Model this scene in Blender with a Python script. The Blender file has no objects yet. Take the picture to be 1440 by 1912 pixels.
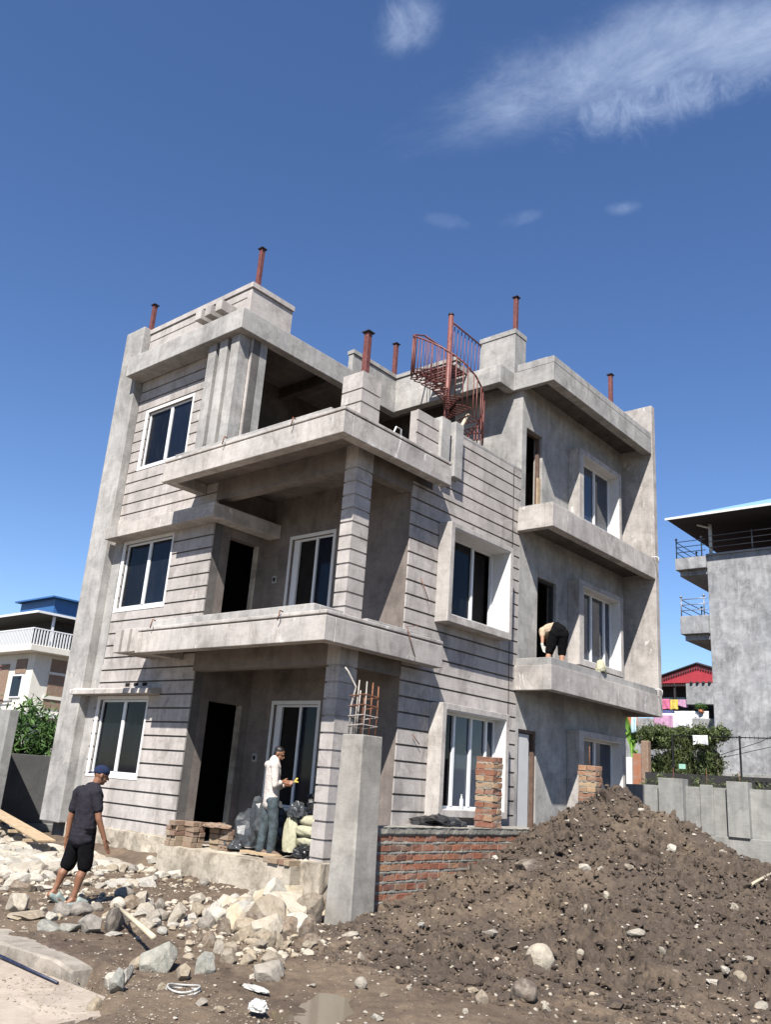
import bpy, math, random
import numpy as np
from mathutils import Matrix, Vector, Euler
S = bpy.context.scene
C = S.collection
rnd = random.Random(7)
PI = math.pi
# ------------------------------------------------------------------ camera
cam_d = bpy.data.cameras.new('camera')
cam = bpy.data.objects.new('camera', cam_d)
C.objects.link(cam)
cam.matrix_world = (Matrix.Translation((9.49, -10.0, 1.7)) @ Matrix.Rotation(0.724118, 4, 'Z')
                    @ Matrix.Rotation(PI/2+0.307175, 4, 'X') @ Matrix.Rotation(0.0734217, 4, 'Z'))
cam_d.sensor_fit = 'VERTICAL'
cam_d.sensor_height = 24.0
cam_d.lens = 24.0*1592.54/1912.0
cam_d.clip_end = 2000
cam_d.clip_start = 0.05
S.camera = cam
# ------------------------------------------------------------------ sky and sun
SUN = Vector((0.40, -0.74, 1.0)).normalized()
w = bpy.data.worlds.new('World')
S.world = w
w.use_nodes = True
nt = w.node_tree
for n in list(nt.nodes):
    nt.nodes.remove(n)
out = nt.nodes.new('ShaderNodeOutputWorld')
bg = nt.nodes.new('ShaderNodeBackground')
sky = nt.nodes.new('ShaderNodeTexSky')
sky.sky_type = 'NISHITA'
sky.sun_disc = False
sky.sun_elevation = math.asin(SUN.z)
sky.sun_rotation = math.atan2(SUN.x, SUN.y)
sky.altitude = 1400
sky.air_density = 1.0
sky.dust_density = 0.35
sky.ozone_density = 2.2
bg.inputs['Strength'].default_value = 0.070
nt.links.new(bg.outputs[0], out.inputs[0])

def wn(t, **kw):
    n = nt.nodes.new(t)
    for k, v in kw.items():
        setattr(n, k, v)
    return n

def wmath(op, a, b=None, c=None):
    n = wn('ShaderNodeMath', operation=op)
    for i, x in enumerate((a, b, c)):
        if x is None:
            continue
        if isinstance(x, (int, float)):
            n.inputs[i].default_value = x
        else:
            nt.links.new(x, n.inputs[i])
    return n.outputs[0]

def wdot(vec, d):
    n = wn('ShaderNodeVectorMath', operation='DOT_PRODUCT')
    nt.links.new(vec, n.inputs[0])
    n.inputs[1].default_value = d
    return n.outputs['Value']

tc = wn('ShaderNodeTexCoord')
gv = tc.outputs['Generated']

def smooth(x, lo, hi):
    n = wn('ShaderNodeMapRange', interpolation_type='SMOOTHSTEP')
    nt.links.new(x, n.inputs[0])
    n.inputs[1].default_value = lo
    n.inputs[2].default_value = hi
    return n.outputs[0]

def cloud(direction, ang, ru, rv, scale_u, scale_v, lo, hi, seed, amount, rough=0.62, dist=0.5):
    """A wisp of cirrus about a direction of the sky, drawn out along one tangent."""
    d = Vector(direction).normalized()
    side = d.cross(Vector((0, 0, 1))).normalized()
    up = side.cross(d).normalized()
    U = side*math.cos(ang)+up*math.sin(ang)
    V = -side*math.sin(ang)+up*math.cos(ang)
    u = wdot(gv, U)
    v = wdot(gv, V)
    f = wdot(gv, d)
    comb = wn('ShaderNodeCombineXYZ')
    nt.links.new(wmath('MULTIPLY', u, scale_u), comb.inputs[0])
    nt.links.new(wmath('MULTIPLY', v, scale_v), comb.inputs[1])
    comb.inputs[2].default_value = seed
    no = wn('ShaderNodeTexNoise')
    no.inputs['Scale'].default_value = 1.0
    no.inputs['Detail'].default_value = 9
    no.inputs['Roughness'].default_value = rough
    no.inputs['Distortion'].default_value = dist
    nt.links.new(comb.outputs[0], no.inputs['Vector'])
    uu = wmath('DIVIDE', u, ru)
    vv = wmath('DIVIDE', v, rv)
    r = wmath('SQRT', wmath('ADD', wmath('MULTIPLY', uu, uu), wmath('MULTIPLY', vv, vv)))
    m = wmath('SUBTRACT', 1.0, smooth(r, 0.15, 1.0))
    m = wmath('MULTIPLY', m, smooth(f, 0.0, 0.2))
    k = wmath('ADD', wmath('MULTIPLY', no.outputs['Fac'], 0.75), wmath('MULTIPLY', m, 0.38))
    return wmath('MULTIPLY', wmath('MULTIPLY', smooth(k, lo, hi), m), amount)

def cam_dir(px, py):
    v = cam.matrix_world.to_3x3() @ Vector(((px-720)/1592.54, -(py-956)/1592.54, -1))
    return v.normalized()
D_ = {'main': (-0.1763, 0.6414, 0.7467), 'a': (0, 0, 0)}
cl = None
SPECS = [((-0.2759, 0.6475, 0.7104), 0.12, 0.38, 0.085, 5.0, 10.0, 0.47, 1.12, 3.1, 0.62, 0.72, 0.35), ((-0.264, 0.6828, 0.6812), 0.08, 0.22, 0.058, 34.0, 22.0, 0.5, 1.0, 9.3, 0.38, 0.72, 0.5), ((-0.1692, 0.6834, 0.7102), 0.12, 0.17, 0.08, 6.0, 12.0, 0.44, 1.0, 5.3, 0.52, 0.68, 0.35), ((-0.4574, 0.4991, 0.736), 0.4, 0.06, 0.05, 22.0, 22.0, 0.44, 1.05, 7.7, 0.36, 0.72, 0.4), ((-0.3342, 0.7251, 0.602), 0.0, 0.03, 0.013, 40, 50, 0.44, 1.1, 2.2, 0.18, 0.6, 0.2), ((-0.427, 0.6767, 0.5998), 0.2, 0.05, 0.016, 30, 50, 0.47, 1.1, 4.2, 0.12, 0.6, 0.2), ((-0.4975, 0.6295, 0.5968), -0.1, 0.05, 0.016, 30, 50, 0.47, 1.1, 6.2, 0.12, 0.6, 0.2)]
for sp in SPECS:
    o = cloud(*sp)
    cl = o if cl is None else wmath('MAXIMUM', cl, o)
hs = wn('ShaderNodeHueSaturation')
hs.inputs['Saturation'].default_value = 1.15
hs.inputs['Value'].default_value = 1.05
hs.inputs['Hue'].default_value = 0.507
nt.links.new(sky.outputs[0], hs.inputs['Color'])
mx = wn('ShaderNodeMix', data_type='RGBA')
nt.links.new(cl, mx.inputs[0])
nt.links.new(hs.outputs[0], mx.inputs[6])
mx.inputs[7].default_value = (6.0, 6.9, 8.4, 1)
nt.links.new(mx.outputs[2], bg.inputs['Color'])

sd = bpy.data.lights.new('sun', 'SUN')
sd.energy = 5.0
sd.angle = math.radians(0.53)
sd.color = (1.0, 0.955, 0.89)
so = bpy.data.objects.new('sun', sd)
C.objects.link(so)
so.rotation_euler = SUN.to_track_quat('Z', 'Y').to_euler()
so.location = (20, -30, 40)
S.view_settings.view_transform = 'Standard'
S.view_settings.look = 'None'
S.view_settings.exposure = 1.24
S.view_settings.gamma = 1.0
S.view_settings.use_curve_mapping = False
S.render.engine = 'CYCLES'

# ------------------------------------------------------------------ materials
def new_mat(name):
    m = bpy.data.materials.new(name)
    m.use_nodes = True
    t = m.node_tree
    return m, t, t.nodes['Principled BSDF']

def lk(t, a, b):
    t.links.new(a, b)

def noise(t, vec, scale, detail=5, rough=0.55, dist=0.0):
    n = t.nodes.new('ShaderNodeTexNoise')
    n.inputs['Scale'].default_value = scale
    n.inputs['Detail'].default_value = detail
    n.inputs['Roughness'].default_value = rough
    n.inputs['Distortion'].default_value = dist
    if vec is not None:
        lk(t, vec, n.inputs['Vector'])
    return n.outputs['Fac']

def ramp(t, fac, stops):
    r = t.nodes.new('ShaderNodeValToRGB')
    e = r.color_ramp.elements
    while len(e) < len(stops):
        e.new(0.5)
    for i, (p, c) in enumerate(stops):
        e[i].position = p
        e[i].color = (*c, 1) if len(c) == 3 else c
    lk(t, fac, r.inputs[0])
    return r.outputs[0]

def mixc(t, fac, a, b, mode='MIX'):
    n = t.nodes.new('ShaderNodeMix')
    n.data_type = 'RGBA'
    n.blend_type = mode
    for sock, v in ((n.inputs[0], fac), (n.inputs[6], a), (n.inputs[7], b)):
        if isinstance(v, (int, float)):
            sock.default_value = v
        elif isinstance(v, tuple):
            sock.default_value = (*v, 1) if len(v) == 3 else v
        else:
            lk(t, v, sock)
    return n.outputs[2]

def bump(t, h, strength, dist, nrm=None):
    b = t.nodes.new('ShaderNodeBump')
    b.inputs['Strength'].default_value = strength
    b.inputs['Distance'].default_value = dist
    lk(t, h, b.inputs['Height'])
    if nrm is not None:
        lk(t, nrm, b.inputs['Normal'])
    return b.outputs[0]

def pos(t, scale=(1, 1, 1)):
    g = t.nodes.new('ShaderNodeNewGeometry')
    m = t.nodes.new('ShaderNodeMapping')
    m.inputs['Scale'].default_value = scale
    lk(t, g.outputs['Position'], m.inputs[0])
    return m.outputs[0]

def obj_co(t, scale=(1, 1, 1)):
    g = t.nodes.new('ShaderNodeTexCoord')
    m = t.nodes.new('ShaderNodeMapping')
    m.inputs['Scale'].default_value = scale
    lk(t, g.outputs['Object'], m.inputs[0])
    return m.outputs[0]

KA = 0.62
KB = (0.62, 0.62, 0.62)
def concrete(name, base, dark, light, blotch=0.6, streak=0.35, stain=0.0, b=0.25, lime=0.0):
    """cement render: cloudy trowel patches, runs down the face, grit"""
    base, dark, light = (tuple(KA*q for q in c) for c in (base, dark, light))
    m, t, p = new_mat(name)
    P = pos(t)
    big = noise(t, P, 0.55, 6, 0.62, 0.4)
    mid = noise(t, P, 2.6, 7, 0.68, 0.3)
    fine = noise(t, P, 34, 4, 0.6)
    run = noise(t, pos(t, (5.5, 5.5, 0.5)), 1.0, 6, 0.65, 0.15)
    col = ramp(t, big, [(0.38, dark), (0.50, base), (0.62, light)])
    col2 = ramp(t, mid, [(0.36, dark), (0.50, base), (0.64, light)])
    col = mixc(t, blotch, col, col2)
    rr = ramp(t, run, [(0.36, (0.72, 0.72, 0.72)), (0.55, (1, 1, 1)), (0.72, (1.08, 1.07, 1.05))])
    col = mixc(t, streak, col, rr, 'MULTIPLY')
    if stain:
        st = noise(t, pos(t, (1.7, 1.7, 0.9)), 1.1, 8, 0.72, 0.9)
        sm = ramp(t, st, [(0.52, (1, 1, 1)), (0.60, (0.66, 0.65, 0.64)), (0.68, (0.52, 0.51, 0.50))])
        col = mixc(t, stain, col, sm, 'MULTIPLY')
    vo = t.nodes.new('ShaderNodeTexVoronoi')
    vo.inputs['Scale'].default_value = 0.75
    dv = t.nodes.new('ShaderNodeVectorMath')
    dv.operation = 'MULTIPLY_ADD'
    cn = t.nodes.new('ShaderNodeTexNoise')
    cn.inputs['Scale'].default_value = 1.7
    cn.inputs['Detail'].default_value = 6
    lk(t, P, cn.inputs['Vector'])
    lk(t, cn.outputs['Color'], dv.inputs[0])
    dv.inputs[1].default_value = (1.1, 1.1, 1.1)
    lk(t, P, dv.inputs[2])
    lk(t, dv.outputs[0], vo.inputs['Vector'])
    col = mixc(t, 1.0, col, ramp(t, vo.outputs['Color'], [(0.2, (0.92, 0.92, 0.925)), (0.8, (1.07, 1.06, 1.05))]), 'MULTIPLY')
    ed = t.nodes.new('ShaderNodeTexVoronoi')
    ed.feature = 'DISTANCE_TO_EDGE'
    ed.inputs['Scale'].default_value = 0.75
    lk(t, dv.outputs[0], ed.inputs['Vector'])
    col = mixc(t, 0.5, col, ramp(t, ed.outputs['Distance'], [(0.0, (0.78, 0.77, 0.76)), (0.02, (1, 1, 1))]), 'MULTIPLY')
    sc_ = noise(t, pos(t, (1.0, 1.0, 9.0)), 1.5, 6, 0.6, 1.5)
    col = mixc(t, 0.45, col, ramp(t, sc_, [(0.40, (0.90, 0.90, 0.90)), (0.5, (1, 1, 1)), (0.62, (1.06, 1.06, 1.06))]), 'MULTIPLY')
    if lime:
        ln = noise(t, pos(t, (3.0, 3.0, 1.1)), 1.3, 9, 0.75, 0.6)
        lm = ramp(t, ln, [(0.60, (0, 0, 0)), (0.66, (lime*0.7,)*3)])
        col = mixc(t, lm, col, (0.66, 0.65, 0.63))
    g = ramp(t, fine, [(0.3, (0.88, 0.88, 0.88)), (0.6, (1.04, 1.04, 1.04))])
    col = mixc(t, 0.6, col, g, 'MULTIPLY')
    lk(t, col, p.inputs['Base Color'])
    p.inputs['Roughness'].default_value = 0.92
    p.inputs['Specular IOR Level'].default_value = 0.25
    n1 = bump(t, mid, b, 0.02)
    n2 = bump(t, fine, b, 0.004, n1)
    lk(t, n2, p.inputs['Normal'])
    return m

def plain(name, col, rough=0.6, metal=0.0, var=0.15, scale=8, bstr=0.1, spec=0.4):
    col = tuple(KA*q for q in col)
    m, t, p = new_mat(name)
    n = noise(t, obj_co(t), scale, 6, 0.6)
    lo = tuple(c*(1-var) for c in col)
    hi = tuple(min(1, c*(1+var)) for c in col)
    lk(t, ramp(t, n, [(0.3, lo), (0.7, hi)]), p.inputs['Base Color'])
    p.inputs['Roughness'].default_value = rough
    p.inputs['Metallic'].default_value = metal
    p.inputs['Specular IOR Level'].default_value = spec
    if bstr:
        lk(t, bump(t, n, bstr, 0.01), p.inputs['Normal'])
    return m

M = {}
M['render_main'] = concrete('pinkish_cement_render', (0.54, 0.50, 0.465), (0.38, 0.355, 0.33), (0.65, 0.61, 0.57), 0.55, 0.5, 0.6, 0.25, 0.8)
M['render_clad'] = concrete('grooved_cement_render', (0.54, 0.495, 0.465), (0.40, 0.37, 0.345), (0.63, 0.59, 0.555), 0.5, 0.4, 0.6, 0.25, 0.25)
M['render_grey'] = concrete('grey_cement_render', (0.455, 0.44, 0.415), (0.30, 0.295, 0.285), (0.57, 0.555, 0.53), 0.55, 0.5, 0.45, 0.35)
M['render_rough'] = concrete('rough_plinth_concrete', (0.52, 0.46, 0.37), (0.26, 0.22, 0.165), (0.64, 0.58, 0.48), 0.8, 0.2, 0.7, 0.9)
M['raw'] = concrete('raw_cast_concrete', (0.37, 0.35, 0.315), (0.24, 0.23, 0.205), (0.47, 0.45, 0.41), 0.6, 0.4, 0.4, 0.4)
M['soffit'] = concrete('shade_darkened_soffit', (0.16, 0.14, 0.125), (0.10, 0.088, 0.08), (0.22, 0.20, 0.18), 0.6, 0.3, 0.3)  # dark base stands in for deep shade under roof and balcony slabs
M['inner_dark'] = concrete('shade_darkened_inner_wall', (0.085, 0.07, 0.06), (0.05, 0.042, 0.037), (0.13, 0.11, 0.095), 0.6, 0.4, 0.2)  # near-black base paints the loggia's shade into its walls
M['groove'] = concrete('dark_groove_cement', (0.16, 0.15, 0.14), (0.11, 0.10, 0.095), (0.20, 0.19, 0.18), 0.6, 0.4, 0.2)
M['inner'] = concrete('shaded_indoor_plaster', (0.23, 0.195, 0.175), (0.15, 0.13, 0.115), (0.29, 0.25, 0.225), 0.6, 0.4, 0.2)  # brownish plaster, made darker to deepen the shade of the porch recess
M['dark_wall'] = concrete('dark_grey_cement', (0.16, 0.16, 0.157), (0.14, 0.14, 0.137), (0.185, 0.185, 0.18), 0.5, 0.3, 0.1)  # evenly dark grey, little mottling
M['neigh'] = concrete('weathered_grey_cement', (0.37, 0.375, 0.385), (0.24, 0.245, 0.255), (0.50, 0.505, 0.515), 0.6, 0.6, 0.6, 0.2)
M['yard_wall'] = concrete('pale_boundary_cement', (0.34, 0.34, 0.325), (0.25, 0.25, 0.24), (0.42, 0.42, 0.40), 0.5, 0.5, 0.3, 0.3)
M['kerb'] = concrete('kerb_concrete', (0.38, 0.34, 0.285), (0.24, 0.21, 0.175), (0.48, 0.43, 0.37), 0.7, 0.0, 0.7, 0.9)
M['road'] = concrete('road_concrete', (0.47, 0.40, 0.33), (0.36, 0.30, 0.245), (0.55, 0.48, 0.40), 0.6, 0.0, 0.3, 0.4)
M['white'] = plain('white_window_frame', (0.86, 0.87, 0.88), 0.35, 0, 0.03, 5, 0)
M['whitewash'] = plain('whitewashed_reveal', (0.80, 0.79, 0.77), 0.8, 0, 0.08, 4, 0.1)
M['creampaint'] = plain('cream_house_paint', (0.80, 0.76, 0.66), 0.7, 0, 0.06, 3, 0.05)
M['rust'] = plain('red_oxide_steel', (0.20, 0.066, 0.054), 0.55, 0.1, 0.35, 14, 0.15)
M['rust_dark'] = plain('dark_steel_cap', (0.025, 0.015, 0.018), 0.6, 0.2, 0.2, 8, 0)
M['rebar'] = plain('rusty_rebar', (0.24, 0.10, 0.05), 0.8, 0.2, 0.45, 25, 0.2)
M['rebar_pale'] = plain('cement_splashed_rebar', (0.42, 0.38, 0.34), 0.8, 0, 0.35, 25, 0.2)
M['wood'] = plain('pale_timber', (0.50, 0.37, 0.23), 0.75, 0, 0.2, 9, 0.15)
M['wood_dark'] = plain('brown_door_frame_timber', (0.15, 0.095, 0.07), 0.7, 0, 0.3, 9, 0.15)
M['door_white'] = plain('white_door_leaf_paint', (0.62, 0.62, 0.62), 0.5, 0, 0.05, 3, 0)
M['black'] = plain('black_fabric', (0.006, 0.006, 0.007), 1.0, 0, 0.3, 20, 0.2, 0.08)
M['charcoal'] = plain('charcoal_cotton', (0.028, 0.026, 0.034), 1.0, 0, 0.25, 14, 0.4, 0.1)
M['navy'] = plain('navy_cap_cotton', (0.022, 0.032, 0.075), 0.95, 0, 0.15, 14, 0.1, 0.1)
M['shirt'] = plain('off_white_shirt_cotton', (0.66, 0.60, 0.55), 0.9, 0, 0.08, 9, 0.5)
M['jeans'] = plain('dusty_dark_jeans', (0.055, 0.075, 0.085), 0.9, 0, 0.6, 10, 0.4)
M['tan_shirt'] = plain('tan_cotton', (0.55, 0.42, 0.30), 0.9, 0, 0.15, 9, 0.4)
M['skin'] = plain('brown_skin', (0.27, 0.125, 0.07), 0.55, 0, 0.1, 12, 0.05)
M['skin_fair'] = plain('light_brown_skin', (0.46, 0.24, 0.15), 0.55, 0, 0.1, 12, 0.05)
M['hair'] = plain('black_hair', (0.012, 0.01, 0.01), 0.5, 0, 0.2, 30, 0.3)
M['slipper'] = plain('grey_green_slipper', (0.30, 0.36, 0.33), 0.7, 0, 0.1, 12, 0)
M['sack'] = plain('yellow_woven_sack', (0.46, 0.44, 0.31), 0.75, 0, 0.2, 18, 0.4)
M['plastic_grey'] = plain('grey_plastic_sheet', (0.055, 0.06, 0.065), 0.35, 0, 0.5, 6, 0.5)
M['plastic_black'] = plain('black_plastic_sheet', (0.018, 0.018, 0.02), 0.3, 0, 0.4, 6, 0.5)
M['plastic_white'] = plain('white_plastic', (0.50, 0.49, 0.46), 0.5, 0, 0.3, 12, 0.3)
M['blue_roof'] = plain('blue_roof_sheet', (0.05, 0.17, 0.42), 0.45, 0.1, 0.12, 3, 0)
M['blue_pale'] = plain('pale_blue_roof_sheet', (0.30, 0.52, 0.80), 0.4, 0.1, 0.1, 3, 0)
M['shade_and_trim'] = plain('near_black_shade_and_trim', (0.03, 0.028, 0.028), 0.8, 0, 0.3, 3, 0)  # near black: shade painted into undersides and open storeys, plus dark trim
M['red_roof'] = plain('crimson_roof_sheet', (0.44, 0.04, 0.055), 0.5, 0.1, 0.12, 3, 0)
M['grey_steel'] = plain('grey_steel_rail', (0.30, 0.31, 0.33), 0.45, 0.5, 0.1, 8, 0)
M['black_steel'] = plain('black_iron', (0.02, 0.02, 0.022), 0.6, 0.3, 0.2, 8, 0)
M['bamboo'] = plain('dry_bamboo', (0.58, 0.50, 0.36), 0.7, 0, 0.15, 6, 0.1)
for nm, c in (('pink', (0.62, 0.16, 0.28)), ('yellow', (0.68, 0.50, 0.10)), ('lilac', (0.50, 0.28, 0.42)), ('sky', (0.45, 0.62, 0.68)),
              ('orange', (0.60, 0.22, 0.10)), ('mint', (0.35, 0.62, 0.50)), ('blueprint', (0.08, 0.10, 0.25)), ('cloth_white', (0.78, 0.78, 0.80))):
    M[nm] = plain(nm+'_cloth', c, 0.85, 0, 0.15, 9, 0.3)

def glass_mat(name, col, rough=0.03, spec=0.5):
    m, t, p = new_mat(name)
    n = noise(t, pos(t), 1.3, 3, 0.5)
    d_ = noise(t, pos(t, (6, 6, 1.5)), 1.0, 8, 0.75, 0.8)
    lo = tuple(c*0.7 for c in col)
    cc = mixc(t, ramp(t, d_, [(0.5, (0, 0, 0)), (0.8, (0.035, 0.035, 0.035))]), ramp(t, n, [(0.35, lo), (0.65, col)]), (0.35, 0.33, 0.30))
    lk(t, cc, p.inputs['Base Color'])
    p.inputs['Roughness'].default_value = rough
    p.inputs['Specular IOR Level'].default_value = spec
    return m
M['glass'] = glass_mat('tinted_window_glass', (0.005, 0.006, 0.009), 0.06, 0.15)
M['glass_mid'] = glass_mat('grey_blue_window_glass', (0.03, 0.04, 0.06), 0.04, 0.45)
M['glass_blue'] = glass_mat('blue_tinted_window_glass', (0.007, 0.010, 0.018), 0.05, 0.16)
M['void'] = plain('dark_void_fill', (0.02, 0.018, 0.017), 0.95, 0, 0.3, 3, 0, 0.1)  # near-black fill painting the darkness of unlit rooms and holes

def brick_mat(name, cols):
    m, t, p = new_mat(name)
    a = t.nodes.new('ShaderNodeAttribute')
    a.attribute_name = 'tone'
    n = noise(t, pos(t), 30, 6, 0.65)
    n2 = noise(t, pos(t), 5, 6, 0.65)
    c = ramp(t, a.outputs['Fac'], [(i/(len(cols)-1), c) for i, c in enumerate(cols)])
    c = mixc(t, 0.8, c, ramp(t, n, [(0.3, (0.70, 0.70, 0.70)), (0.7, (1.12, 1.12, 1.12))]), 'MULTIPLY')
    c = mixc(t, ramp(t, n2, [(0.46, (0, 0, 0)), (0.66, (0.6, 0.6, 0.6))]), c, (0.33, 0.28, 0.22))
    c = mixc(t, 1.0, c, KB, 'MULTIPLY')
    lk(t, c, p.inputs['Base Color'])
    p.inputs['Roughness'].default_value = 0.9
    lk(t, bump(t, n, 0.6, 0.01), p.inputs['Normal'])
    return m
M['brick'] = brick_mat('red_brick', [(0.38, 0.135, 0.068), (0.30, 0.10, 0.055), (0.42, 0.165, 0.085), (0.21, 0.085, 0.055), (0.40, 0.21, 0.11)])
M['brick_pier'] = brick_mat('orange_brick', [(0.30, 0.11, 0.06), (0.38, 0.20, 0.11), (0.25, 0.085, 0.05), (0.48, 0.34, 0.20)])
M['brick_old'] = brick_mat('dusty_brick', [(0.28, 0.18, 0.12), (0.34, 0.24, 0.16), (0.24, 0.13, 0.09), (0.40, 0.31, 0.20)])
M['mortar'] = concrete('wet_mortar', (0.31, 0.295, 0.25), (0.18, 0.17, 0.145), (0.43, 0.41, 0.36), 0.7, 0.1, 0.4, 0.9)

def mud_mat():
    m, t, p = new_mat('wet_brown_mud')
    P = pos(t)
    a = noise(t, P, 0.7, 6, 0.6, 0.5)
    b_ = noise(t, P, 7, 9, 0.72)
    c_ = noise(t, P, 55, 6, 0.7)
    col = ramp(t, b_, [(0.28, (0.075, 0.052, 0.037)), (0.5, (0.135, 0.100, 0.072)), (0.72, (0.21, 0.165, 0.122))])
    dry = ramp(t, b_, [(0.3, (0.17, 0.130, 0.092)), (0.7, (0.31, 0.25, 0.185))])
    dm = ramp(t, a, [(0.42, (0, 0, 0)), (0.62, (0.85, 0.85, 0.85))])
    col = mixc(t, dm, col, dry)
    grit = ramp(t, c_, [(0.30, (0.6, 0.6, 0.6)), (0.62, (1.1, 1.1, 1.1))])
    col = mixc(t, 0.8, col, grit, 'MULTIPLY')
    spk = t.nodes.new('ShaderNodeTexVoronoi')
    spk.inputs['Scale'].default_value = 26
    lk(t, P, spk.inputs['Vector'])
    sm = ramp(t, spk.outputs['Distance'], [(0.10, (0.8, 0.8, 0.8)), (0.17, (0, 0, 0))])
    sp2 = ramp(t, noise(t, P, 3, 3), [(0.50, (0, 0, 0)), (0.60, (1, 1, 1))])
    sm2 = mixc(t, 1.0, sm, sp2, 'MULTIPLY')
    col = mixc(t, sm2, col, (0.42, 0.36, 0.28))
    col = mixc(t, 1.0, col, (0.54, 0.49, 0.43), 'MULTIPLY')
    lk(t, col, p.inputs['Base Color'])
    rg = ramp(t, a, [(0.35, (0.62, 0.62, 0.62)), (0.6, (0.95, 0.95, 0.95))])
    lk(t, rg, p.inputs['Roughness'])
    n1 = bump(t, b_, 0.7, 0.05)
    n2 = bump(t, c_, 0.6, 0.012, n1)
    lk(t, n2, p.inputs['Normal'])
    return m
M['mud'] = mud_mat()

def heap_mat():
    m, t, p = new_mat('freshly_dug_earth')
    P = pos(t)
    a = noise(t, P, 0.9, 5, 0.6, 0.3)
    b_ = noise(t, P, 9, 9, 0.72)
    c_ = noise(t, P, 70, 6, 0.7)
    wet = ramp(t, b_, [(0.28, (0.055, 0.042, 0.033)), (0.5, (0.115, 0.090, 0.070)), (0.72, (0.185, 0.150, 0.118))])
    dry = ramp(t, b_, [(0.3, (0.165, 0.130, 0.098)), (0.7, (0.30, 0.245, 0.187))])
    col = mixc(t, ramp(t, a, [(0.50, (0, 0, 0)), (0.66, (0.85, 0.85, 0.85))]), wet, dry)
    col = mixc(t, 0.8, col, ramp(t, c_, [(0.30, (0.62, 0.62, 0.62)), (0.62, (1.1, 1.1, 1.1))]), 'MULTIPLY')
    col = mixc(t, 1.0, col, (0.51, 0.455, 0.395), 'MULTIPLY')
    lk(t, col, p.inputs['Base Color'])
    p.inputs['Roughness'].default_value = 0.85
    n1 = bump(t, b_, 0.8, 0.05)
    n2 = bump(t, c_, 0.6, 0.012, n1)
    lk(t, n2, p.inputs['Normal'])
    return m
M['heap'] = heap_mat()

def rock_mat(name, base, dark, light):
    m, t, p = new_mat(name)
    O = obj_co(t)
    oi = t.nodes.new('ShaderNodeObjectInfo')
    n = noise(t, O, 2.2, 8, 0.65, 0.6)
    f = noise(t, O, 18, 6, 0.7)
    c = ramp(t, n, [(0.30, dark), (0.5, base), (0.68, light)])
    r = ramp(t, oi.outputs['Random'], [(0, (0.80, 0.80, 0.82)), (1, (1.08, 1.05, 1.0))])
    c = mixc(t, 1.0, c, r, 'MULTIPLY')
    c = mixc(t, 0.7, c, ramp(t, f, [(0.3, (0.75, 0.75, 0.75)), (0.65, (1.08, 1.08, 1.08))]), 'MULTIPLY')
    # mud splashed over the lower part of the stone: wear that belongs to the stone
    sep = t.nodes.new('ShaderNodeSeparateXYZ')
    lk(t, O, sep.inputs[0])
    ad = t.nodes.new('ShaderNodeMath')
    ad.operation = 'MULTIPLY_ADD'
    lk(t, n, ad.inputs[0])
    ad.inputs[1].default_value = 1.2
    lk(t, sep.outputs[2], ad.inputs[2])
    mud = ramp(t, ad.outputs[0], [(0.06, (0.7, 0.7, 0.7)), (0.26, (0, 0, 0))])
    c = mixc(t, mud, c, (0.20, 0.155, 0.115))
    dn = noise(t, O, 1.3, 5, 0.6, 0.4)
    c = mixc(t, ramp(t, dn, [(0.45, (0, 0, 0)), (0.62, (0.5, 0.5, 0.5))]), c, (0.44, 0.39, 0.32))
    c = mixc(t, 1.0, c, KB, 'MULTIPLY')
    lk(t, c, p.inputs['Base Color'])
    p.inputs['Roughness'].default_value = 0.85
    lk(t, bump(t, f, 0.5, 0.04, bump(t, n, 0.5, 0.1)), p.inputs['Normal'])
    return m
ROCK = {
    'c': (rock_mat('cream_limestone', (0.58, 0.52, 0.42), (0.42, 0.37, 0.29), (0.68, 0.62, 0.52)), 'cream'),
    'y': (rock_mat('yellow_limestone', (0.64, 0.55, 0.39), (0.48, 0.39, 0.26), (0.72, 0.65, 0.51)), 'yellowish'),
    't': (rock_mat('tan_sandstone', (0.45, 0.37, 0.265), (0.30, 0.245, 0.175), (0.55, 0.47, 0.35)), 'tan'),
    'w': (rock_mat('white_stone', (0.70, 0.66, 0.57), (0.52, 0.48, 0.40), (0.78, 0.75, 0.68)), 'whitish'),
    'g': (rock_mat('grey_stone', (0.36, 0.325, 0.275), (0.24, 0.215, 0.18), (0.47, 0.43, 0.375)), 'grey'),
    'o': (rock_mat('green_grey_stone', (0.42, 0.42, 0.365), (0.28, 0.29, 0.245), (0.54, 0.54, 0.48)), 'green grey'),
    'b': (rock_mat('brown_stone', (0.29, 0.215, 0.15), (0.18, 0.13, 0.09), (0.40, 0.32, 0.23)), 'brown'),
    'd': (rock_mat('dark_stone', (0.12, 0.095, 0.075), (0.075, 0.06, 0.05), (0.18, 0.14, 0.11)), 'dark'),
    'm': (rock_mat('mud_caked_stone', (0.19, 0.145, 0.11), (0.13, 0.10, 0.078), (0.26, 0.20, 0.155)), 'mud caked'),
}

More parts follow.
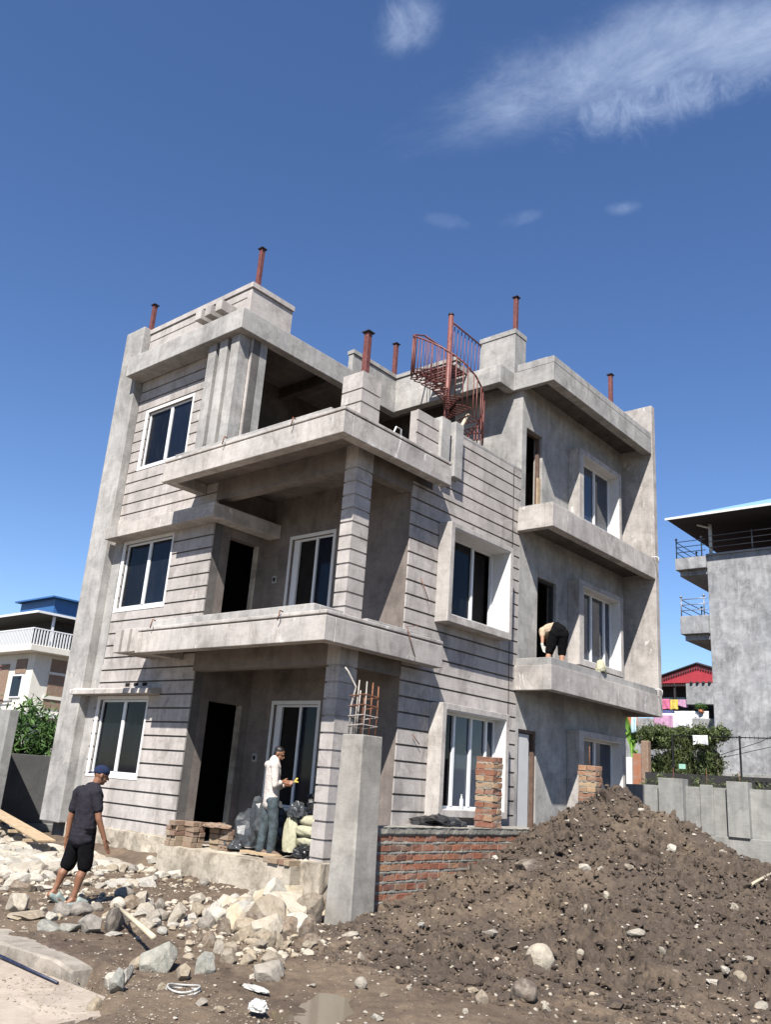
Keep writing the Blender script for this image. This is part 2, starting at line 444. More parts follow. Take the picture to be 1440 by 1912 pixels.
def leaf_mat(name, c1, c2, c3):
    m, t, p = new_mat(name)
    a = t.nodes.new('ShaderNodeAttribute')
    a.attribute_name = 'tone'
    c1, c2, c3 = (tuple(0.78*q for q in c) for c in (c1, c2, c3))
    lk(t, ramp(t, a.outputs['Fac'], [(0, c1), (0.55, c2), (1, c3)]), p.inputs['Base Color'])
    p.inputs['Roughness'].default_value = 0.55
    p.inputs['Specular IOR Level'].default_value = 0.3
    tr = t.nodes.new('ShaderNodeBsdfTranslucent')
    lk(t, ramp(t, a.outputs['Fac'], [(0, c1), (1, c3)]), tr.inputs[0])
    mxs = t.nodes.new('ShaderNodeMixShader')
    mxs.inputs[0].default_value = 0.25
    lk(t, p.outputs[0], mxs.inputs[1])
    lk(t, tr.outputs[0], mxs.inputs[2])
    lk(t, mxs.outputs[0], t.nodes['Material Output'].inputs[0])
    return m
M['leaf_bright'] = leaf_mat('lush_green_leaves', (0.028, 0.065, 0.018), (0.07, 0.15, 0.035), (0.14, 0.24, 0.065))
M['leaf_olive'] = leaf_mat('dusty_olive_leaves', (0.03, 0.045, 0.018), (0.085, 0.115, 0.035), (0.20, 0.235, 0.08))
M['leaf_banana'] = leaf_mat('banana_leaves', (0.10, 0.22, 0.03), (0.17, 0.34, 0.05), (0.26, 0.42, 0.08))
M['bark'] = plain('rough_bark', (0.10, 0.075, 0.05), 0.9, 0, 0.3, 10, 0.4)

# ------------------------------------------------------------------ mesh helpers
class MB:
    """collects shapes; build() links them as one mesh object"""
    def __init__(s):
        s.v = []
        s.f = []
        s.sm = []
        s.tone = []
    def add(s, verts, faces, smooth=False, tone=0.5):
        o = len(s.v)
        s.v += [tuple(v) for v in verts]
        s.f += [tuple(i+o for i in f) for f in faces]
        s.sm += [smooth]*len(faces)
        s.tone += [tone]*len(verts)
        return s
    def box(s, x0, x1, y0, y1, z0, z1, tone=0.5):
        if x1 < x0: x0, x1 = x1, x0
        if y1 < y0: y0, y1 = y1, y0
        v = [(x0, y0, z0), (x1, y0, z0), (x1, y1, z0), (x0, y1, z0), (x0, y0, z1), (x1, y0, z1), (x1, y1, z1), (x0, y1, z1)]
        return s.add(v, [(0, 3, 2, 1), (4, 5, 6, 7), (0, 1, 5, 4), (1, 2, 6, 5), (2, 3, 7, 6), (3, 0, 4, 7)], tone=tone)
    def prism(s, poly, z0, z1):
        n = len(poly)
        a = sum(poly[i][0]*poly[(i+1) % n][1]-poly[(i+1) % n][0]*poly[i][1] for i in range(n))
        if a < 0:
            poly = poly[::-1]
        v = [(x, y, z0) for x, y in poly]+[(x, y, z1) for x, y in poly]
        f = [tuple(range(n-1, -1, -1)), tuple(range(n, 2*n))]
        f += [(i, (i+1) % n, (i+1) % n+n, i+n) for i in range(n)]
        return s.add(v, f)
    def tube(s, pts, r, seg=8, r1=None, smooth=True, flat=1.0):
        pts = [Vector(p) for p in pts]
        n = len(pts)
        vs = []
        fs = []
        up = None
        for i, p in enumerate(pts):
            d = (pts[min(i+1, n-1)]-pts[max(i-1, 0)]).normalized()
            if up is None:
                up = Vector((0, 0, 1)) if abs(d.z) < 0.9 else Vector((1, 0, 0))
            a = d.cross(up).normalized()
            b = a.cross(d).normalized()
            up = b
            rr = (r if r1 is None else r+(r1-r)*i/(n-1)) if not isinstance(r, (list, tuple)) else r[i]
            for k in range(seg):
                t = 2*PI*k/seg
                vs.append(p+a*math.cos(t)*rr+b*math.sin(t)*rr*flat)
        for i in range(n-1):
            for k in range(seg):
                k2 = (k+1) % seg
                fs.append((i*seg+k, i*seg+k2, (i+1)*seg+k2, (i+1)*seg+k))
        fs.append(tuple(range(seg-1, -1, -1)))
        fs.append(tuple((n-1)*seg+k for k in range(seg)))
        return s.add(vs, fs, smooth)
    def sphere(s, c, r, seg=10, rings=7, smooth=True):
        if not isinstance(r, (tuple, list)):
            r = (r, r, r)
        vs = [(c[0], c[1], c[2]-r[2])]
        for i in range(1, rings):
            a = PI*i/rings-PI/2
            for k in range(seg):
                t = 2*PI*k/seg
                vs.append((c[0]+r[0]*math.cos(a)*math.cos(t), c[1]+r[1]*math.cos(a)*math.sin(t), c[2]+r[2]*math.sin(a)))
        vs.append((c[0], c[1], c[2]+r[2]))
        fs = []
        for k in range(seg):
            fs.append((0, 1+(k+1) % seg, 1+k))
        for i in range(rings-2):
            for k in range(seg):
                a = 1+i*seg+k
                b = 1+i*seg+(k+1) % seg
                fs.append((a, b, b+seg, a+seg))
        e = len(vs)-1
        for k in range(seg):
            fs.append((e, 1+(rings-2)*seg+k, 1+(rings-2)*seg+(k+1) % seg))
        return s.add(vs, fs, smooth)
    def xform(s, mat, start=0):
        for i in range(start, len(s.v)):
            s.v[i] = tuple(mat @ Vector(s.v[i]))
        return s
    def build(s, name, mat, parent=None, bevel=0.0, label=None):
        me = bpy.data.meshes.new(name)
        me.from_pydata(s.v, [], s.f)
        me.polygons.foreach_set('use_smooth', s.sm)
        a = me.attributes.new('tone', 'FLOAT', 'POINT')
        a.data.foreach_set('value', s.tone)
        me.update()
        me.materials.append(mat)
        o = bpy.data.objects.new(name, me)
        C.objects.link(o)
        if parent is not None:
            o.parent = parent
            pw = parent
            m = Matrix.Identity(4)
            chain = []
            while pw is not None:
                chain.append(pw)
                pw = pw.parent
            for q in reversed(chain):
                m = m @ q.matrix_basis
            o['_w'] = 1
            o.matrix_basis = m.inverted() if s.world else Matrix.Identity(4)
            del o['_w']
        if bevel:
            b = o.modifiers.new('bevel', 'BEVEL')
            b.width = bevel
            b.segments = 2
            b.limit_method = 'ANGLE'
            b.angle_limit = math.radians(50)
        if label:
            o['label'] = label
        return o
    world = True     # vertices are given in world metres; the part is placed so that they stay there

class LB(MB):
    world = False    # vertices are given in the parent's own frame

def tag(o, label=None, cat=None, group=None, kind=None):
    if label: o['label'] = label
    if cat: o['category'] = cat
    if group: o['group'] = group
    if kind: o['kind'] = kind
    return o

def thing(name, label, cat, loc=(0, 0, 0), rz=0, group=None):
    o = bpy.data.objects.new(name, None)
    o.empty_display_size = 0.2
    C.objects.link(o)
    o.location = loc
    o.rotation_euler = (0, 0, rz)
    return tag(o, label, cat, group)

def copy_tree(o, parent=None):
    c = o.copy()
    C.objects.link(c)
    if parent is not None:
        c.parent = parent
    for ch in [q for q in S.objects if q.parent == o]:
        copy_tree(ch, c)
    return c

_TAB = {}
def fbm(x, y, scale, seed, octs=5, gain=0.5, ridged=False):
    """value noise on arrays"""
    if seed not in _TAB:
        rs = np.random.RandomState(seed)
        _TAB[seed] = [(rs.rand(256, 256), rs.rand()*100, rs.rand()*100) for _ in range(7)]
    out = np.zeros_like(x, dtype=float)
    amp = 1.0
    tot = 0
    f = scale
    for o in range(octs):
        g, ox, oy = _TAB[seed][o]
        px = x*f+ox
        py = y*f+oy
        xi = np.floor(px).astype(int)
        yi = np.floor(py).astype(int)
        fx = px-xi
        fy = py-yi
        fx = fx*fx*(3-2*fx)
        fy = fy*fy*(3-2*fy)
        a = g[xi % 256, yi % 256]
        b = g[(xi+1) % 256, yi % 256]
        c = g[xi % 256, (yi+1) % 256]
        d = g[(xi+1) % 256, (yi+1) % 256]
        v = (a*(1-fx)+b*fx)*(1-fy)+(c*(1-fx)+d*fx)*fy
        if ridged == 2:
            v = abs(2*v-1)
        elif ridged:
            v = 1-abs(2*v-1)
        out += v*amp
        tot += amp
        amp *= gain
        f *= 2.03
    return out/tot
# ------------------------------------------------------------------ the house
def split_rects(u0, u1, z0, z1, openings):
    us = sorted({u0, u1}.union(*[{max(u0, min(u1, a)), max(u0, min(u1, b))} for a, b, c, d in openings]) if openings else {u0, u1})
    res = []
    for a, b in zip(us[:-1], us[1:]):
        if b-a < 1e-4:
            continue
        m = (a+b)/2
        cuts = sorted((max(z0, c), min(z1, d)) for p, q, c, d in openings if p < m < q and d > z0 and c < z1)
        z = z0
        for c, d in cuts:
            if c-z > 1e-4:
                res.append((a, b, z, c))
            z = max(z, d)
        if z1-z > 1e-4:
            res.append((a, b, z, z1))
    return res

def wall_y(mb, y0, y1, x0, x1, z0, z1, op=()):      # a wall lying along x
    for a, b, c, d in split_rects(x0, x1, z0, z1, list(op)):
        mb.box(a, b, y0, y1, c, d)

def wall_x(mb, x0, x1, y0, y1, z0, z1, op=()):      # a wall lying along y
    for a, b, c, d in split_rects(y0, y1, z0, z1, list(op)):
        mb.box(x0, x1, a, b, c, d)

house = thing('concrete_house', 'unfinished three storey house of bare grey cement with grooved walls and wrapping balconies', 'house', (-4, 4, 0))
GR = 0.034          # height of a groove
# --- front (left-hand) wall, plane y = 0
W0 = (-6.92, -5.25, 1.50, 2.95)
W1 = (-6.92, -5.22, 4.88, 6.32)
W2 = (-6.92, -5.25, 8.16, 9.52)
mb = MB()
wall_y(mb, 0.03, 0.23, -8.0, -3.87, 0.30, 7.45, [W0, W1])
wall_y(mb, 0.03, 0.23, -8.0, -3.501, 7.45, 10.629, [W2])
mb.box(-3.5, -3.42, 0.03, 0.23, 7.45, 10.399)
mb.build('wall', M['groove'], house)
def planks(mb, lines, plane, u0, u1, z0, z1, op, thick=0.03, axis='y', gap=GR):
    """bands of render between the grooves"""
    zs = [z0]+[z for z in lines if z0 < z < z1]+[z1]
    for a, b in zip(zs[:-1], zs[1:]):
        lo = a if a == z0 else a+gap/2
        hi = b if b == z1 else b-gap/2
        if axis == 'y':
            wall_y(mb, plane, plane+thick, u0, u1, lo, hi, op)
        else:
            wall_x(mb, plane-thick, plane, u0, u1, lo, hi, op)
L_lines = [0.70+0.26*k for k in range(23)]
L2_lines = [7.06+0.256*k for k in range(13)]
mb = MB()
planks(mb, L_lines, 0.0, -7.10, -3.87, 0.40, 3.68, [W0])
planks(mb, [z for z in L_lines if z < 6.2 or True], 0.0, -7.06, -3.87, 3.68, 6.40, [W1])
mb.build('cladding', M['render_clad'], house)
mb = MB()
planks(mb, L2_lines, 0.0, -7.40, -3.55, 6.98, 10.40, [W2])
mb.box(-3.549, -3.42, 0.005, 0.03, 7.45, 10.399)
mb.box(-7.42, -3.87, 0.0, 0.03, 6.40, 6.979)
mb.build('cladding', M['render_clad'], house)
# smooth margin between pilaster and grooves
mb = MB()
mb.box(-7.42, -7.104, 0.012, 0.03, 0.40, 6.40)
mb.build('wall', M['render_grey'], house)
# --- plinth
mb = MB()
def rough_box(mb, x0, x1, y0, y1, z0, z1, amp, seed, n=26, nz=6):
    """a block whose faces are broken and lumpy"""
    rs = np.random.RandomState(seed)
    def face(P, U, V, nu, nv, N):
        P = Vector(P); U = Vector(U); V = Vector(V); N = Vector(N)
        vs = []
        for j in range(nv+1):
            for i in range(nu+1):
                e = 0 if (i in (0, nu) or j in (0, nv)) else 1
                vs.append(P+U*(i/nu)+V*(j/nv)+N*(rs.rand()-0.4)*amp*e)
        fs = [(j*(nu+1)+i, j*(nu+1)+i+1, (j+1)*(nu+1)+i+1, (j+1)*(nu+1)+i) for j in range(nv) for i in range(nu)]
        mb.add(vs, fs, True)
    dx, dy, dz = x1-x0, y1-y0, z1-z0
    ny = max(2, int(n*dy/max(dx, dy)))
    nx = max(2, int(n*dx/max(dx, dy)))
    face((x0, y0, z0), (dx, 0, 0), (0, 0, dz), nx, nz, (0, -1, 0))
    face((x1, y0, z0), (0, dy, 0), (0, 0, dz), ny, nz, (1, 0, 0))
    face((x1, y1, z0), (-dx, 0, 0), (0, 0, dz), nx, nz, (0, 1, 0))
    face((x0, y1, z0), (0, -dy, 0), (0, 0, dz), ny, nz, (-1, 0, 0))
    face((x0, y0, z1), (dx, 0, 0), (0, dy, 0), nx, ny, (0, 0, 1))
rough_box(mb, -7.30, -3.62, -0.10, 0.22, -0.3, 0.50, 0.05, 3, 90, 14)
mb.build('plinth', M['render_rough'], house)
mb = MB()
rough_box(mb, -0.42, 0.10, -0.24, 0.45, -0.3, 0.50, 0.05, 4, 14, 12)
mb.build('plinth', M['render_rough'], house)
mb = MB()
rough_box(mb, -0.2, 0.05, 1.44, 10.1, -0.3, 1.0, 0.02, 5, 60, 8)
mb.build('plinth', M['render_rough'], house)
# --- pilaster on the far left corner
mb = MB()
mb.prism([(-8.18, -0.20), (-7.42, -0.20), (-7.42, 0.029), (-8.0, 0.029), (-8.0, 10.2), (-8.18, 10.2)], 0.47, 11.86)
mb.build('pilaster', M['render_grey'], house, 0.02)
mb = MB()
mb.box(-7.999, -7.2, 0.031, 0.5, -0.3, 0.299)
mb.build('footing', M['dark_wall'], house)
mb = MB()
mb.box(-7.9, -0.251, 10.2, 10.4, -0.2, 10.9)
mb.build('wall', M['render_grey'], house)
# --- porch recess: return wall (faces +x) with doors, window wall (faces -y)
D0 = (0.43, 1.28, 0.43, 2.96)
D1 = (0.44, 1.24, 4.07, 6.22)
mb = MB()
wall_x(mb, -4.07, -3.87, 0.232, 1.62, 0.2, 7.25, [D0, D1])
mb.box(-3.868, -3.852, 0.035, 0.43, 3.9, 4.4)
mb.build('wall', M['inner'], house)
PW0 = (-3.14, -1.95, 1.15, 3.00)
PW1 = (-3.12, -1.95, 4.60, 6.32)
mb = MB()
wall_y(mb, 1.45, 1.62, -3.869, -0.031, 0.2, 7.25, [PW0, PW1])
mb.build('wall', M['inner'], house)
# --- right-hand wall, plane x = 0
R_lines = [1.27+0.2675*k for k in range(9)]+[3.66, 3.915, 4.17]+[4.42+0.258*k for k in range(16)]
RW0 = (2.42, 4.37, 1.34, 3.02)
RW1 = (2.42, 4.37, 4.72, 6.38)
DR0 = (5.27, 5.97, 0.50, 2.94)
DR1 = (5.93, 6.74, 4.15, 6.25)
DR2 = (5.27, 6.05, 7.45, 9.60)
WB0 = (7.50, 9.40, 1.34, 2.98)
WB1 = (7.50, 9.40, 4.66, 6.36)
WB2 = (7.50, 9.40, 7.98, 9.62)
mb = MB()
wall_x(mb, -0.23, -0.03, 1.62, 5.17, 0.2, 7.45, [RW0, RW1])
wall_x(mb, -0.23, -0.03, 2.75, 5.17, 7.45, 8.44)
mb.build('wall', M['groove'], house)
mb = MB()
wall_x(mb, -0.23, 0.0, 5.172, 10.199, 0.2, 7.45, [DR0, DR1, WB0, WB1])
wall_x(mb, -0.23, 0.0, 5.351, 10.199, 7.45, 10.629, [DR2, WB2])
mb.build('wall', M['render_grey'], house)
mb = MB()
planks(mb, R_lines, 0.0, 1.45, 5.17, 0.95, 7.06, [RW0, RW1], axis='x')
planks(mb, R_lines, 0.0, 2.04, 5.17, 7.06, 7.45, [], axis='x')
planks(mb, R_lines, 0.0, 2.76, 5.17, 7.45, 8.46, [], axis='x')
mb.build('cladding', M['render_clad'], house)
mb = MB()
mb.box(-0.235, 0.004, 2.76, 5.168, 8.46, 8.53)
mb.build('parapet', M['render_grey'], house, 0.01)
# corner piers of the roof terrace parapet
mb = MB()
planks(mb, [7.73, 7.985, 8.24], 0.085, 1.36, 2.02, 7.55, 8.46, [], 0.03, 'x')
mb.box(-0.10, 0.053, 1.36, 2.02, 7.47, 8.45)
mb.build('parapet', M['render_clad'], house)
mb = MB()
mb.box(-0.12, 0.15, 2.03, 2.32, 7.47, 8.56)
mb.build('pier', M['render_grey'], house, 0.012)
mb = MB()
mb.box(-0.05, 0.15, 2.48, 2.75, 7.46, 8.62)
mb.build('pier', M['render_grey'], house, 0.012)
# --- slabs round the porch, storey by storey
def porch_slab(zb, fascia_h, lip):
    s = MB()
    out_ = [(-4.50, -0.95), (0.44, -0.95), (0.44, 2.03), (0.002, 2.03), (0.002, 1.445), (-3.85, 1.445), (-3.85, -0.004), (-4.50, -0.004)]
    s.box(-4.50, 0.44, -0.95, -0.73, zb, zb+0.385)
    s.box(0.22, 0.44, -0.7299, 2.03, zb, zb+0.385)
    s.box(-4.50, -4.28, -0.7299, -0.004, zb, zb+0.385)
    q = MB()
    q.prism([(-4.279, -0.729), (0.219, -0.729), (0.219, 2.02), (0.002, 2.02), (0.002, 1.445), (-3.85, 1.445), (-3.85, -0.004), (-4.279, -0.004)], zb+0.20, zb+0.384)
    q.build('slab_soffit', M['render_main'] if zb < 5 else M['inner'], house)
    # cap course standing a groove above the fascia
    s.box(-4.46, 0.40, -0.91, -0.70, zb+0.3851, zb+0.41)
    s.box(0.20, 0.40, -0.699, 2.0, zb+0.3851, zb+0.41)
    s.box(-4.50, 0.44, -0.95, -0.68, zb+0.4101, zb+0.47)
    s.box(0.16, 0.44, -0.679, 2.03, zb+0.4101, zb+0.47)
    return s
b1 = porch_slab(3.68, 0.39, 0)
b1.build('balcony_slab', M['render_main'], house, 0.012)
mb = MB()
mb.box(-4.30, 0.0, -0.80, -0.67, 4.1501, 4.31)
mb.box(-0.14, 0.0, -0.669, -0.12, 4.1501, 4.31)
mb.box(0.0, 0.12, 0.34, 1.98, 4.1501, 4.27)
mb.build('balcony_kerb', M['render_grey'], house, 0.012)
b2 = porch_slab(7.06, 0.39, 0)
b2.build('balcony_slab', M['render_main'], house, 0.012)
mb = MB()
mb.box(-4.30, 0.02, -0.86, -0.73, 7.5301, 7.64)
mb.build('balcony_kerb', M['render_grey'], house, 0.012)
# beams under them
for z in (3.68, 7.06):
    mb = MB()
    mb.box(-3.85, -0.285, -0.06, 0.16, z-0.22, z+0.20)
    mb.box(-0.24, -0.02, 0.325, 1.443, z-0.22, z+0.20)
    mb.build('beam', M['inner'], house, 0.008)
# deck of the terrace and storey floors
mb = MB()
mb.box(-7.99, -0.24, 1.63, 10.19, 3.92, 4.06)
mb.box(-7.99, -0.24, 1.63, 10.19, 7.28, 7.44)
mb.box(-7.99, -4.08, 0.24, 1.629, 3.92, 4.06)
mb.box(-7.99, -3.86, 0.24, 1.629, 7.28, 7.44)
mb.box(-3.859, -0.031, 1.446, 1.629, 7.2505, 7.44)
mb.box(-3.859, -0.24, 1.621, 1.629, 3.92, 4.06)
mb.box(-7.99, -0.24, 1.63, 10.19, 0.2, 0.42)
mb.box(-7.99, -4.08, 0.24, 1.629, 0.2, 0.42)
mb.build('floor_slab', M['inner'], house)
# --- corner column in bands
def banded(mb, x0, x1, y0, y1, z0, z1, zs):
    d = 0.022
    mb.box(x0+d, x1-d, y0+d, y1-d, z0, z1)
    zz = [z0]+[z for z in zs if z0 < z < z1]+[z1]
    for a, b in zip(zz[:-1], zz[1:]):
        lo = a if a == z0 else a+0.016
        hi = b if b == z1 else b-0.016
        mb.box(x0, x1, y0, y0+d-0.001, lo, hi)
        mb.box(x1-d+0.001, x1, y0+d, y1, lo, hi)
        mb.box(x0, x0+d-0.001, y0+d, y1, lo, hi)
mb = MB()
banded(mb, -0.285, 0.0, -0.11, 0.32, 0.48, 3.878, [0.555+0.262*k for k in range(12)])
mb.build('column', M['render_clad'], house)
mb = MB()
banded(mb, -0.28, 0.0, -0.09, 0.32, 4.151, 7.258, [4.40+0.242*k for k in range(11)])
mb.build('column', M['render_clad'], house)
mb = MB()
banded(mb, -0.49, 0.0, -0.13, 0.37, 7.47, 8.64, [7.79, 8.045, 8.30])
mb.build('pier', M['render_clad'], house)
# --- canopies over the left windows
mb = MB()
mb.prism([(-7.30, -0.35), (-3.50, -0.35), (-3.50, 1.445), (-3.849, 1.445), (-3.849, -0.004), (-7.30, -0.004)], 6.40, 6.68)
mb.build('canopy', M['render_main'], house, 0.01)
mb = MB()
v = [(-7.68, -0.33, 3.03), (-4.84, -0.33, 3.03), (-4.84, -0.003, 3.03), (-7.42, -0.003, 3.03), (-7.42, -0.201, 3.03), (-7.68, -0.201, 3.03)]
v2 = [(x, y, 3.12 if y < -0.3 else 3.17) for x, y, z in v]
mb.add(v+v2, [(5, 4, 3, 2, 1, 0), (6, 7, 8, 9, 10, 11)]+[(i, (i+1) % 6, (i+1) % 6+6, i+6) for i in range(6)])
mb.build('canopy', M['render_main'], house, 0.006)
mb = MB()
for x in (-6.02, -5.72, -5.42):
    mb.box(x-0.07, x+0.07, -0.012, -0.001, 3.215, 3.275)
mb.build('vent_hole_darkness', M['void'], house)  # flat dark plates painted as the darkness of holes
# --- brackets under the first balcony's left end
for x in (-5.36, -5.08, -4.80):
    mb = MB()
    mb.box(x, x+0.19, -0.88, -0.003, 3.73, 4.18)
    mb.build('bracket', M['render_main'], house, 0.01)
# --- top storey: upright fins, band, parapet with three blocks
for x in (-4.50, -4.12, -3.74):
    mb = MB()
    mb.box(x, x+0.26, -0.30, -0.003, 7.5305, 10.399)
    mb.build('fin', M['render_grey'], house, 0.01)
mb = MB()
mb.box(-7.45, -3.5001, -0.45, -0.004, 10.40, 10.875)
mb.build('roof_fascia', M['render_grey'], house, 0.012)
mb = MB()
mb.box(-3.50, -3.28, -0.45, 4.70, 10.40, 10.88)
mb.box(-3.2795, -0.401, 4.48, 4.70, 10.42, 10.88)
mb.box(-0.40, -0.18, 4.48, 5.049, 10.42, 10.88)
mb.box(-0.40, 0.6195, 5.0495, 5.17, 10.44, 10.88)
mb.box(0.62, 0.85, 5.0495, 10.18, 10.44, 10.88)
mb.build('roof_fascia', M['render_grey'], house, 0.012)
mb = MB()
mb.prism([(-7.99, 0.031), (-3.501, 0.031), (-3.501, 4.701), (-0.401, 4.701), (-0.401, 5.171), (0.619, 5.171), (0.619, 10.18), (-7.99, 10.18)], 10.63, 10.879)
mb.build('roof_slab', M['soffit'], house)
mb = MB()
mb.box(0.70, 0.85, 5.05, 10.18, 10.8801, 11.05)
mb.box(-0.10, 0.699, 5.05, 5.20, 10.8801, 11.06)
mb.build('parapet', M['render_grey'], house, 0.014)
mb = MB()
mb.box(-7.40, -3.66, 0.03, 0.18, 10.8801, 11.69)
planks(mb, [10.97, 11.23, 11.50], 0.0, -7.40, -3.80, 10.8801, 11.69, [])
mb.box(-3.80, -3.66, 0.0, 0.029, 10.8801, 11.69)
mb.box(-3.80, -3.66, 0.18, 1.20, 10.8801, 11.69)
mb.box(-7.38, -3.68, 0.02, 0.16, 11.69, 11.715)
mb.box(-3.78, -3.68, 0.16, 1.18, 11.69, 11.715)
mb.box(-7.42, -3.62, -0.03, 0.20, 11.715, 11.83)
mb.box(-3.84, -3.62, 0.20, 1.22, 11.715, 11.83)
mb.build('parapet', M['render_clad'], house)
for x in (-5.02, -4.68, -4.32):
    mb = MB()
    mb.box(x, x+0.20, -0.42, -0.003, 11.12, 11.36)
    mb.build('block', M['render_main'], house, 0.01)
mb = MB()
mb.box(-3.44, -3.29, 2.9, 4.64, 10.8801, 11.30)
mb.box(-3.289, -1.45, 4.49, 4.64, 10.8801, 11.30)
mb.box(-1.60, -1.45, 4.641, 5.3, 10.8801, 11.30)
mb.box(-3.42, -3.31, 2.92, 4.62, 11.30, 11.325)
mb.box(-3.31, -1.47, 4.51, 4.62, 11.30, 11.325)
mb.box(-3.47, -3.26, 2.88, 4.67, 11.325, 11.42)
mb.box(-3.26, -1.42, 4.46, 4.67, 11.325, 11.42)
mb.build('parapet', M['render_grey'], house)
mb = MB()
mb.box(-1.20, -0.21, 5.10, 5.58, 10.8801, 11.93)
mb.box(-1.19, -0.22, 5.115, 5.57, 11.93, 11.955)
mb.box(-1.22, -0.20, 5.09, 5.60, 11.955, 12.08)
mb.build('pier', M['render_grey'], house, 0.008)
# room walls behind the terrace
mb = MB()
wall_y(mb, 5.172, 5.35, -1.9, -0.001, 7.45, 10.629)
mb.build('wall', M['render_grey'], house)
mb = MB()
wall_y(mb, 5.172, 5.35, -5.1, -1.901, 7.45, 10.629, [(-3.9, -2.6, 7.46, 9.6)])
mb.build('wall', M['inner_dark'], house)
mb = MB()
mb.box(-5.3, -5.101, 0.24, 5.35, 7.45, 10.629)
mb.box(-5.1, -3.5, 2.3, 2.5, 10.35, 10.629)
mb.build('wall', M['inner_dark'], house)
mb = MB()
mb.box(-3.62, -3.42, 0.231, 0.42, 7.45, 10.399)
mb.build('wall', M['render_grey'], house)
# --- far right bay: balconies and the end wall
mb = MB()
mb.box(-0.25, 0.87, 10.20, 10.40, 3.68, 11.86)
mb.build('end_wall', M['render_main'], house, 0.012)
for zb, h in ((3.68, 0.50), (7.06, 0.52)):
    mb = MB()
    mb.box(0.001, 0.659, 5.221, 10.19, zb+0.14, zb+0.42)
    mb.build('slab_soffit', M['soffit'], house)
    mb = MB()
    mb.box(0.66, 0.87, 5.05, 10.19, zb, zb+h)
    mb.box(0.001, 0.6595, 5.05, 5.22, zb, zb+h)
    mb.build('balcony_slab', M['render_main'], house, 0.012)
    mb = MB()
    mb.box(0.735, 0.845, 5.075, 10.185, zb+h+0.0001, zb+h+(0.15 if zb < 5 else 0.03))
    mb.box(0.02, 0.734, 5.075, 5.18, zb+h+0.0001, zb+h+(0.15 if zb < 5 else 0.03))
    mb.build('balcony_kerb', M['render_grey'], house, 0.008)

# --- windows: every one a part of the house with frame, panes and surround
def window_y(op, y, inset=0.05, split=0.52, cut=None):
    """a two-leaf sliding window in a wall facing -y"""
    a, b, c, d = op
    s = MB()
    t = 0.045
    for q in ((a-0.11, a, c-0.08, d+0.07), (b, b+0.05, c-0.08, d+0.07), (a, b, c-0.08, c), (a, b, d, d+0.07)):
        s.box(q[0], q[1], y-0.010, y+0.0, q[2], q[3])
    win = s.build('window', M['whitewash'], house)
    s = MB()
    yy = y+inset
    s.box(a+0.001, a+t, yy, yy+0.06, c+0.001, d-0.001)
    s.box(b-t, b-0.001, yy, yy+0.06, c+0.001, d-0.001)
    s.box(a+t, b-t, yy, yy+0.06, c+0.001, c+t)
    s.box(a+t, b-t, yy, yy+0.06, d-t, d-0.001)
    m = a+(b-a)*split
    s.box(m-0.045, m+0.045, yy-0.012, yy+0.05, c+t, d-t)
    s.build('frame', M['white'], win, 0.004)
    s = MB()
    s.box(a+t, m-0.045, yy+0.03, yy+0.036, c+t, d-t)
    s.build('pane', M['glass'], win)
    s = MB()
    s.box(m+0.045, b-t, yy+0.018, yy+0.024, c+t, d-t)
    s.build('pane', M['glass_blue'] if c > 4 else M['glass'], win)
    return win
window_y(W0, 0.0)
window_y(W1, 0.0)
window_y(W2, 0.0)

def porch_window(op, y):
    a, b, c, d = op
    s = MB()
    for q in ((a-0.07, a, c-0.05, d+0.07), (b, b+0.07, c-0.05, d+0.07), (a, b, c-0.05, c), (a, b, d, d+0.07)):
        s.box(q[0], q[1], y-0.012, y-0.0005, q[2], q[3])
    win = s.build('window', M['whitewash'], house)
    s = MB()
    t = 0.04
    yy = y+0.06
    for k, (p, q) in enumerate(((a+0.001, a+0.16), (a+(b-a)*0.55, a+(b-a)*0.55+0.06), (b-0.05, b-0.001))):
        s.box(p, q, yy-0.012*k, yy+0.05, c+0.001, d-0.001)
    s.box(a+0.16, b-0.05, yy+0.002, yy+0.05, c+0.001, c+t)
    s.box(a+0.16, b-0.05, yy+0.002, yy+0.05, d-t, d-0.001)
    s.build('frame', M['white'], win, 0.003)
    s = MB()
    s.box(a+0.16, a+(b-a)*0.55, yy+0.07, yy+0.075, c+t, d-t)
    s.build('pane', M['void'], win)  # dark sheet standing in for the unlit room behind
    s = MB()
    s.box(a+(b-a)*0.55+0.06, b-0.05, yy+0.02, yy+0.026, c+t, d-t)
    s.build('pane', M['glass_blue'], win)
porch_window(PW0, 1.45)
porch_window(PW1, 1.45)

